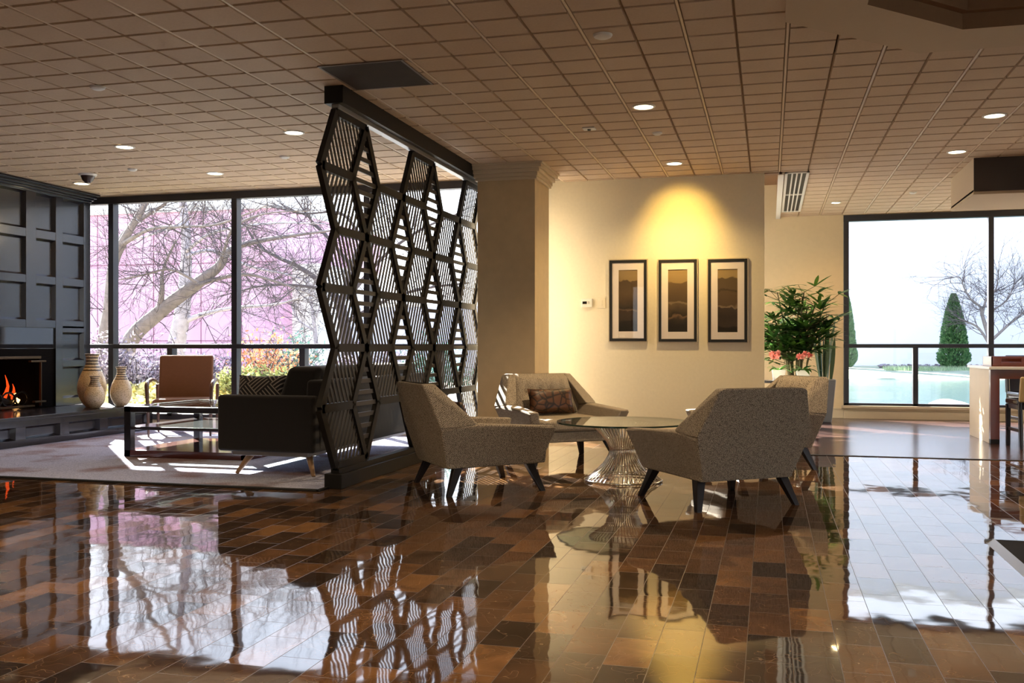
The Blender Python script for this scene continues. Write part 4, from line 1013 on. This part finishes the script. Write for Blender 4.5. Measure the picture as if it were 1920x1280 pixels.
# plant stand with flowers
pp = at(1478, 700, 12.3)
ps = thing('plant_stand', 'low dark stand carrying two flowering pots behind the armchair', 'stand', (pp.x, 12.3, 0))
bm = BM(); box(bm, -.36, .36, -.15, .15, .60, .63, .004); finish(bm, 'stand_top', M_['espresso'], ps)
for x in (-.33, .33):
    for y in (-.12, .12): bm = BM(); box(bm, x-.02, x+.02, y-.02, y+.02, 0, .60, .003); finish(bm, 'leg', M_['espresso'], ps)
pinkm = leafmat('coral_flower', (.75, .16, .12), (.95, .42, .36), .3)
for px, lab in ((1460, 'coral-flowered potted plant in white square pot, on the wall side of the stand'), (1506, 'coral-flowered potted plant in white square pot, below the palm beside the snake plant')):
    q = at(px, 700, 12.3)
    f = thing('flowering_plant', lab, 'plant', (q.x, 12.3, .63), 0, 'coral flowering plants on the stand')
    bm = BM(); hull(bm, [(x*s, y*s, z) for s, z in ((.065, 0), (.085, .13)) for x in (-1, 1) for y in (-1, 1)], .006, 2); finish(bm, 'pot', M_['white'], f)
    bm = BM()
    for k in range(20):
        a = random.uniform(0, 2*PI); dd = (math.cos(a), math.sin(a), random.uniform(.35, 1.2)); blade(bm, (0, 0, .12), dd, Vector(dd).cross(Vector((0, 0, 1))), random.uniform(.18, .32), .045, .5, 5)
    finish(bm, 'leaves', palm_g, f, smooth=False)
    bm = BM()
    for c in range(4):
        cc = Vector((random.uniform(-.09, .09), random.uniform(-.06, .06), random.uniform(.27, .36)))
        for k in range(26):
            v = Vector((random.gauss(0, 1), random.gauss(0, 1), random.gauss(0, 1))).normalized(); blade(bm, cc, v, v.cross(Vector((.3, .5, .8))), .045, .03, 0, 2)
    finish(bm, 'blossoms', pinkm, f, smooth=False)

# ------------------------------------------------------------ outdoors
grd = mat('leaf_littered_ground', (.30, .27, .20), .95, noise_amt=.5, nscale=3, bump=.5, bscale=20)
bm = BM(); box(bm, -80, XRET-.13, YW+.13, 110, -.6, .13); box(bm, XRET-.13, -1.5, YF+.16, 110, -.6, -.12); box(bm, -1.5, 60, YF+.16, 16.6, -.6, -.12)
struct(finish(bm, 'ground', grd, smooth=False))
bm = BM(); box(bm, -80, XL-.2, -40, YW+.13, -.6, -.12); box(bm, XL-.2, 60, -40, YB-.16, -.6, -.12); box(bm, XR+.16, 60, YB-.16, YF+.16, -.6, -.12)
struct(finish(bm, 'ground_lawn', mat('dry_lawn', (.26, .25, .20), .95, noise_amt=.4, nscale=5), smooth=False))
def water_mat():
    m = bpy.data.materials.new('rippled_pond_water'); m.use_nodes = True
    n, l = nodes(m); b = n['Principled BSDF']; b.inputs['Base Color'].default_value = (.03, .07, .065, 1); b.inputs['Roughness'].default_value = .12
    t = n.new('ShaderNodeTexCoord'); mp = n.new('ShaderNodeMapping'); mp.inputs['Scale'].default_value = (1.2, 4, 1); l.new(t.outputs['Object'], mp.inputs[0])
    nz = n.new('ShaderNodeTexNoise'); nz.inputs['Scale'].default_value = 2.2; nz.inputs['Detail'].default_value = 4; l.new(mp.outputs[0], nz.inputs['Vector'])
    bp = n.new('ShaderNodeBump'); bp.inputs['Strength'].default_value = 1; bp.inputs['Distance'].default_value = .12; l.new(nz.outputs['Fac'], bp.inputs['Height']); l.new(bp.outputs[0], b.inputs['Normal']); return m
bm = BM(); box(bm, -1.5, 60, 16.6, 50.2, -.9, -.55); struct(finish(bm, 'pond', water_mat(), smooth=False)); bpy.data.objects['pond'].name = 'ground_water'
bm = BM()
NX = 80; rows = [(50, -.75), (50.3, -.52), (51.5, -.42), (53, -.32), (54.6, -.24), (56.5, -.18), (58.5, -.1), (70, 0)]
gr = [[bm.verts.new((-6+66*i/NX, y+.3*math.sin(i*.9), z+random.uniform(-.03, .03))) for i in range(NX+1)] for y, z in rows]
for a, b in zip(gr, gr[1:]):
    for i in range(NX): bm.faces.new((a[i], a[i+1], b[i+1], b[i]))
bk = struct(finish(bm, 'ground_bank', mat('pale_gravel_and_grass_bank', (.28, .31, .22), .95, noise_amt=.5, nscale=1.2), smooth=True)); 
bm = BM(); box(bm, -1.6, 60, 16.3, 16.62, -.8, -.12, .02); struct(finish(bm, 'ground_edge', mat('concrete_pond_edge', (.55, .52, .48), .9, noise_amt=.2), smooth=False))
# mulch and grass strips
random.seed(8)
bm = BM()
for k in range(2600):
    x, y = random.uniform(6, 34), random.uniform(56.2, 58.3); s = random.uniform(.06, .2); z = -.16+.03*(y-56)
    hull(bm, [(x+random.uniform(-s, s), y+random.uniform(-s, s), z+random.uniform(-.05, s*.9)) for _ in range(5)], 0)
mu = finish(bm, 'mulch_bed', mat('violet_brown_mulch', (.20, .17, .20), .95, noise_amt=.5, nscale=3), None, smooth=False); tag(mu, 'dark mulch strip at the foot of the white building across the pond', 'mulch', None, 'stuff')
bm = BM()
for k in range(9000):
    x, y = random.uniform(6, 34), random.uniform(54.3, 56.3); blade(bm, (x, y, -.24), (random.uniform(-.3, .3), random.uniform(-.3, .3), 1), (1, random.uniform(-1, 1), 0), random.uniform(.12, .3), .05, 0, 1)
gs = finish(bm, 'bank_grass', leafmat('bank_grass_green', (.14, .26, .12), (.38, .46, .28), .2), None, smooth=False); tag(gs, 'strip of short green grass along the far pond bank', 'grass', None, 'stuff')
bm = BM(); box(bm, -5.2, XRET-.13, YW+.16, YF-.2, .1, .15); struct(finish(bm, 'ground_bounce_slab', mat('pale_bounce_concrete', (.62, .60, .58), .9, noise_amt=.05, nscale=3), smooth=False))  # pale slab added outside to bounce sunlight onto the art wall
# white building across the pond
wb = thing('white_building', 'huge blank white building wall across the pond', 'building', (0, 60, 0))
bm = BM(); box(bm, 2, 60, 0, 12, -.1, 13.2); finish(bm, 'wall', mat('white_stucco', (.67, .68, .71), .9, noise_amt=.02, nscale=.3), wb, smooth=False)
bm = BM(); box(bm, 2, 60, -.02, .01, 7.50, 7.53); finish(bm, 'joint_line', mat('grey_joint', (.6, .6, .6), .9), wb, smooth=False)
bm = BM(); box(bm, 1.9, 60.1, -.15, 12, 13.2, 13.5); finish(bm, 'parapet', M_['grill'], wb, smooth=False)
# pink building
def pink_mat():
    m = bpy.data.materials.new('pink_panel_render'); m.use_nodes = True
    n, l = nodes(m); b = n['Principled BSDF']; b.inputs['Roughness'].default_value = .9
    t = n.new('ShaderNodeTexCoord'); nz = n.new('ShaderNodeTexNoise'); nz.inputs['Scale'].default_value = .8; nz.inputs['Detail'].default_value = 5; l.new(t.outputs['Object'], nz.inputs['Vector'])
    r = n.new('ShaderNodeValToRGB'); r.color_ramp.elements[0].color = (.62, .33, .45, 1); r.color_ramp.elements[1].color = (.78, .50, .63, 1); r.color_ramp.elements[0].position = .3; r.color_ramp.elements[1].position = .7
    l.new(nz.outputs['Fac'], r.inputs[0]); l.new(r.outputs[0], b.inputs['Base Color']); return m
pa = at(518, 640, 26); 
pb = thing('pink_building', 'pink panelled building wall behind the bare trees outside the wide window', 'building', (pa.x, 26, 0))
bm = BM(); box(bm, -25, 0, 0, 8, -.2, 5.2); finish(bm, 'wall', pink_mat(), pb, smooth=False)
bm = BM()
px = [at(u, 600, 26).x-pa.x for u in (183, 288, 377, 453)]
for x in px+[px[0]-1.5, px[0]-3, px[0]-4.5, px[0]-6]: box(bm, x-.012, x+.012, -.008, .01, -.2, 5.2)
for z in (1.22, 3.6): box(bm, -25, 0, -.008, .01, z-.012, z+.012)
finish(bm, 'panel_joints', mat('dark_pink_joint', (.28, .10, .16), .9), pb, smooth=False)
bm = BM(); box(bm, -25.1, .05, -.08, 8, 5.2, 5.36); finish(bm, 'parapet', M_['grill'], pb, smooth=False)
wa = at(531, 640, 27)
cb = thing('cream_building', 'plain cream building block right of the pink building', 'building', (wa.x, 27, 0))
bm = BM(); box(bm, -.2, 1.2, 0, 5, -.2, 3.6); finish(bm, 'wall', mat('cream_stucco', (.86, .82, .72), .9), cb, smooth=False)
bm = BM(); box(bm, 1.2, 9.5, 1.5, 6, -.2, 2.3); finish(bm, 'low_wing', mat('pale_lilac_stucco', (.72, .72, .82), .9), cb, smooth=False)

# bare trees
bark = mat('grey_bare_bark', (.20, .17, .16), .9, noise_amt=.5, nscale=9, bump=.8, bscale=25)
barkd = mat('dark_bare_bark', (.085, .07, .075), .9, noise_amt=.4, nscale=9, bump=.8, bscale=25)
barkp = mat('pale_lilac_bark', (.42, .38, .40), .9, noise_amt=.4, nscale=9, bump=.6, bscale=25)
def smoothpts(P, n=5):
    out = []
    for i in range(len(P)-1):
        p0, p1, p2, p3 = P[max(i-1, 0)], P[i], P[i+1], P[min(i+2, len(P)-1)]
        for s in range(n):
            t = s/n; out.append(.5*((2*p1)+(-p0+p2)*t+(2*p0-5*p1+4*p2-p3)*t*t+(-p0+3*p1-3*p2+p3)*t**3))
    out.append(P[-1]); return out
def twig(bm, p, d, ln, r, lvl, spread=.5, upb=.1):
    seg = 5; pts = [Vector(p)]; dd = Vector(d).normalized()
    for s in range(seg):
        dd = (dd+Vector((random.gauss(0, .16), random.gauss(0, .16), random.gauss(0, .16)+upb*.25))).normalized(); pts.append(pts[-1]+dd*ln/seg)
    tube(bm, pts, [r*(1-.75*q/seg) for q in range(seg+1)], 4 if lvl > 1 else 3, cap=False)
    if lvl <= 0: return
    for c in range(random.randint(3, 5)):
        q = random.randint(1, seg); base = pts[q]
        ax = Vector((random.gauss(0, 1), random.gauss(0, 1), random.gauss(0, 1))).normalized()
        nd_ = (dd+ax*spread*1.6).normalized(); twig(bm, base, nd_, ln*random.uniform(.45, .75), r*.55, lvl-1, spread, upb)
def tree(name, label, Y, limbs, material, twigs, lvl=2, tl=1.0, tr=.012, seed=1, group='bare trees outside the wide window', root=None):
    """limbs: lists of (px, py, dY, radius); twigs sprout along all limbs but the first"""
    random.seed(seed)
    base = root or at(limbs[0][0][0], limbs[0][0][1], Y)
    t = thing(name, label, 'tree', (base.x, Y, -.12), 0, group); off = Vector((base.x, Y, -.12))
    bm = BM(); bt = BM()
    for k, L in enumerate(limbs):
        P = [at(u, v, Y+dy)-off for u, v, dy, r in L]; rr = [r for *_, r in L]
        if k == 0: P[0].z = -.1
        Q = smoothpts(P); RR = [rr[min(int(i/5), len(rr)-2)]*(1-(i % 5)/5)+rr[min(int(i/5)+1, len(rr)-1)]*((i % 5)/5) for i in range(len(Q)-1)]+[rr[-1]]
        tube(bm, Q, RR, 9)
        nt = twigs[k]
        for c in range(nt):
            i = random.randint(int(len(Q)*.15), len(Q)-2); d = (Q[i+1]-Q[i]).normalized()
            ax = Vector((random.gauss(0, 1), random.gauss(0, .7), random.gauss(0, .8))).normalized()
            twig(bt, Q[i], d+ax*1.1, tl*random.uniform(.6, 1.2), min(tr, RR[i]*.6), lvl)
    finish(bm, 'trunk', material, t, ang=80); finish(bt, 'twigs', barkd, t, ang=80)
    return t
tree('bare_tree', 'bare tree with thick limb leaning up to the right across the wide window', 16,
     [[(236, 760, 0, .17), (240, 650, 0, .16), (300, 585, .1, .14), (368, 533, .2, .12), (410, 500, .2, .09), (428, 472, .2, .07), (470, 455, .3, .05), (560, 440, .4, .03), (640, 430, .5, .015)],
      [(298, 588, .1, .07), (304, 545, 0, .05), (306, 505, 0, .03), (330, 450, 0, .02)],
      [(368, 535, .1, .05), (420, 520, .2, .035), (470, 515, .2, .03), (540, 535, .2, .02), (600, 560, .3, .01)],
      [(410, 505, 0, .045), (420, 470, -.2, .03), (440, 425, -.4, .025), (500, 400, -.5, .015), (590, 395, -.5, .01)],
      [(372, 530, 0, .03), (320, 505, -.3, .022), (270, 515, -.5, .018), (220, 525, -.6, .01)]],
     bark, [34, 12, 24, 22, 18], 2, .95, .010, 3)
tree('bare_tree', 'bare tree with straight pale trunk rising behind the lounge chair', 18,
     [[(326, 770, 0, .20), (330, 660, 0, .19), (342, 590, 0, .17), (348, 520, .1, .13), (350, 460, .1, .11), (345, 400, .1, .09), (338, 330, .1, .07), (330, 250, .1, .04)],
      [(352, 600, 0, .06), (385, 588, 0, .045), (440, 577, 0, .035), (520, 570, -.3, .025), (590, 548, -.5, .012)],
      [(350, 470, 0, .05), (390, 440, -.3, .035), (450, 425, -.5, .03), (530, 418, -.7, .02), (610, 420, -.8, .012)],
      [(346, 420, 0, .05), (310, 430, -.3, .03), (250, 450, -.5, .02), (200, 450, -.6, .01)],
      [(348, 480, 0, .05), (400, 470, .4, .035), (470, 500, .5, .03), (540, 515, .5, .02), (600, 540, .5, .01)]],
     barkp, [26, 12, 24, 18, 24], 2, 1.05, .011, 5)
tree('bare_tree', 'dark bare tree leaning behind the window frame beside the fireplace', 15,
     [[(190, 760, 0, .13), (194, 650, 0, .12), (204, 580, 0, .10), (212, 500, 0, .09), (230, 455, 0, .08), (262, 400, 0, .06), (290, 350, 0, .05), (330, 280, 0, .03)],
      [(226, 460, 0, .05), (280, 430, -.3, .03), (340, 425, -.5, .025), (410, 420, -.7, .018), (500, 385, -.7, .01)],
      [(214, 500, 0, .05), (230, 440, .3, .04), (280, 400, .5, .04), (315, 375, .5, .03), (360, 300, .5, .02)]],
     bark, [24, 26, 16], 2, .95, .010, 7)
tree('bare_tree', 'bare tree with dark drooping branches between lattice screen and pink building', 20,
     [[(655, 790, 0, .16), (652, 660, 0, .15), (640, 580, 0, .12), (615, 540, 0, .07), (560, 500, 0, .05), (520, 482, 0, .04), (480, 455, 0, .03), (450, 400, 0, .015)],
      [(640, 570, 0, .08), (660, 500, 0, .07), (700, 400, .2, .06), (730, 300, .2, .03)],
      [(625, 545, 0, .05), (560, 535, -.4, .03), (500, 535, -.5, .025), (450, 545, -.5, .015), (400, 560, -.5, .008)],
      [(660, 500, 0, .05), (610, 440, -.3, .035), (590, 420, -.3, .03), (570, 395, -.4, .02), (540, 350, -.4, .01)],
      [(680, 450, 0, .04), (640, 400, -.3, .03), (570, 400, -.4, .02), (500, 385, -.4, .012), (450, 370, -.4, .008)],
      [(650, 560, 0, .06), (720, 480, .2, .04), (790, 430, .2, .03), (860, 400, .2, .02)],
      [(655, 600, 0, .06), (730, 560, .2, .04), (800, 540, .2, .03), (880, 530, .2, .02)]],
     barkd, [22, 10, 22, 18, 18, 14, 14], 2, 1.15, .012, 9)
tree('slender_tree', 'slender young bare tree in front of the low lilac wing', 22,
     [[(595, 760, 0, .06), (593, 650, 0, .055), (588, 600, 0, .045), (582, 560, 0, .03), (575, 520, 0, .02)],
      [(590, 620, 0, .03), (560, 600, 0, .02), (545, 570, 0, .012)], [(590, 600, 0, .03), (605, 560, 0, .02), (612, 530, 0, .01)]],
     barkp, [14, 10, 10], 1, .8, .010, 12)
tree('bare_tree', 'small spreading bare tree on the far pond bank behind the window post', 55,
     [[(1862, 690, 0, .15), (1856, 640, 0, .12), (1846, 605, 0, .10), (1840, 585, 0, .08)],
      [(1842, 590, 0, .08), (1838, 575, 0, .065), (1820, 560, 0, .05), (1808, 540, 0, .04), (1800, 520, 0, .03), (1780, 522, 0, .02)],
      [(1842, 588, 0, .08), (1850, 560, 0, .05), (1868, 540, 0, .04), (1872, 505, 0, .02)],
      [(1858, 650, 0, .08), (1835, 615, 0, .06), (1810, 602, 0, .04), (1796, 596, 0, .02)],
      [(1862, 635, 0, .08), (1895, 605, 0, .06), (1920, 585, 0, .05), (1950, 560, 0, .03)],
      [(1850, 615, 0, .07), (1860, 585, 0, .05), (1890, 560, 0, .04), (1905, 520, 0, .02)]],
     bark, [0, 26, 22, 16, 22, 22], 2, 1.7, .018, 15, group='trees on the far bank')

# shrubs
def shrub(name, label, loc, rx, ry, h, mats, nl, ls, seed, group, branches=26, kindleaf='leaves', lo=.1, cat='shrub'):
    random.seed(seed); t = thing(name, label, cat, loc, 0, group)
    bb = BM(); bl = BM()
    for k in range(branches):
        a = random.uniform(0, 2*PI); s = random.uniform(.2, 1)
        tip = Vector((rx*s*math.cos(a), ry*s*math.sin(a), h*random.uniform(.55, 1)*(1-.35*s*s)))
        mid = Vector((tip.x*.4, tip.y*.4, tip.z*.55)); tube(bb, [(0, 0, 0), mid, tip], [.014, .009, .004], 4, cap=False)
        for q in range(3):
            u = random.uniform(.5, 1); c = mid.lerp(tip, u); tube(bb, [c, c+Vector((random.gauss(0, .12), random.gauss(0, .12), random.uniform(0, .15)))], [.005, .002], 3, cap=False)
        for q in range(nl//branches):
            c = mid.lerp(tip, random.uniform(0, 1.1))+Vector((random.gauss(0, rx*.12), random.gauss(0, ry*.12), random.gauss(0, h*.06)))
            if c.z < lo*h*.3: c.z = lo*h*.3
            v = Vector((random.gauss(0, 1), random.gauss(0, 1), random.gauss(0, 1))).normalized(); blade(bl, c, v, v.cross(Vector((.31, .5, .8))), ls*random.uniform(.6, 1.3), ls*.55, 0, 2)
    finish(bb, 'branches', barkd, t, ang=80); finish(bl, kindleaf, mats, t, smooth=False); return t
lm_white = leafmat('pale_grey_violet_leaf', (.13, .09, .14), (.60, .54, .62), .3)
lm_red = leafmat('orange_red_leaf', (.75, .22, .10), (.72, .55, .30), .4)
lm_gr = leafmat('yellow_green_leaf', (.20, .26, .10), (.62, .62, .25), .4)
lm_teal = leafmat('teal_evergreen', (.05, .16, .13), (.22, .40, .33), .2)
lm_yel = leafmat('golden_groundcover', (.62, .50, .14), (.80, .76, .40), .3)
G_ = 'shrubs below the wide window'
sh = [(195, 13.2, .75, 1.45, lm_white, 'pale twiggy shrub beside the fireplace corner'), (258, 13.4, .8, 1.35, lm_white, 'pale twiggy shrub outside, right above the vases'),
      (312, 14.0, .9, 1.25, lm_white, 'pale violet shrub behind the back of the lounge chair'), (402, 14.4, .8, 1.1, lm_white, 'pale violet shrub right of the lounge chair'),
      (490, 13.6, .95, 1.45, lm_red, 'orange-leaved shrub above the patterned sofa pillow'), (455, 12.6, .5, .85, lm_gr, 'yellow-green bush beside the window post'),
      (520, 12.4, .5, .8, lm_gr, 'yellow-green bush behind the patterned pillow'), (555, 16.0, .7, 1.55, lm_teal, 'teal evergreen bush left of the sofa back'),
      (700, 15.0, 1.1, 1.2, lm_white, 'pale shrub seen through the lattice screen lower part'), (820, 15.0, 1.1, 1.4, lm_teal, 'evergreen bush seen through the far lattice panels')]
for k, (u, Y, r, h, m, lab) in enumerate(sh):
    q = at(u, 700, Y); shrub('garden_shrub', lab, (q.x, Y, .13), r, r*.8, h-.2, m, 1300, .065 if m is not lm_gr else .08, 20+k, G_)
random.seed(77)
bm = BM()
for k in range(4200):
    u = random.uniform(170, 620); q = at(u, 740, random.uniform(10.9, 13.0)); c = Vector((q.x, q.y, .14+random.uniform(0, .10)+.12*(q.y-11.0)))
    v = Vector((random.gauss(0, 1), random.gauss(0, 1), random.gauss(0, .6))).normalized(); blade(bm, c, v, v.cross(Vector((.31, .5, .8))), .10, .07, 0, 2)
o = finish(bm, 'groundcover', lm_yel, None, smooth=False); tag(o, 'yellow leafy groundcover just outside the wide window', 'groundcover', None, 'stuff')
# arborvitae
def arbor(u, w_px, top, lab, Y=56.5, seed=1):
    random.seed(seed); q = at(u, 683, Y); rad = w_px/2/1800*Y*1.0; h = (at(u, top, Y).z+.18)
    t = thing('arborvitae', lab, 'tree', (q.x, Y, -.18), 0, 'clipped evergreens on the far bank')
    bm = BM(); tube(bm, [(0, 0, 0), (0, 0, h*.9)], [.12, .03], 8); finish(bm, 'trunk', barkd, t, ang=80)
    bm = BM()
    for k in range(9000):
        z = random.uniform(0, 1)**1.15; pr = (min(1, (z+.03)/.12)**.5)*(1-z**1.9)**.85*(1 if z > .2 else 1.12)
        a = random.uniform(0, 2*PI); rr = rad*pr*random.uniform(.72, 1.04)
        c = Vector((rr*math.cos(a), rr*math.sin(a), .08+z*h)); v = Vector((math.cos(a), math.sin(a), random.uniform(.4, 1.4))).normalized()
        blade(bm, c, v, v.cross(Vector((random.gauss(0, 1), random.gauss(0, 1), random.gauss(0, 1)))), .17, .10, 0, 2)
    finish(bm, 'foliage', leafmat('arborvitae_green', (.035, .12, .04), (.16, .30, .12), .15), t, smooth=False)
arbor(1788, 43, 556, 'cone-shaped evergreen across the pond in the middle of the right window', seed=2)
arbor(1584, 34, 548, 'cone-shaped evergreen across the pond cut by the left frame of the right window', seed=3)
# rock at pond edge
random.seed(5)
bm = BM(); bmesh.ops.create_icosphere(bm, subdivisions=4, radius=1)
for v in bm.verts:
    n_ = noise.noise(v.co*1.3+Vector((3, 1, 2))); v.co = Vector((v.co.x*.34, v.co.y*.28, max(v.co.z, -.5)*.27))*(1+.25*n_)
q = at(1782, 757, 15.9); o = finish(bm, 'boulder', mat('pale_limestone', (.58, .57, .55), .9, noise_amt=.15, bump=.5, bscale=12), None); o.location = (q.x, 15.9, .0)
tag(o, 'smooth pale boulder at the pond edge just outside the right window', 'rock')
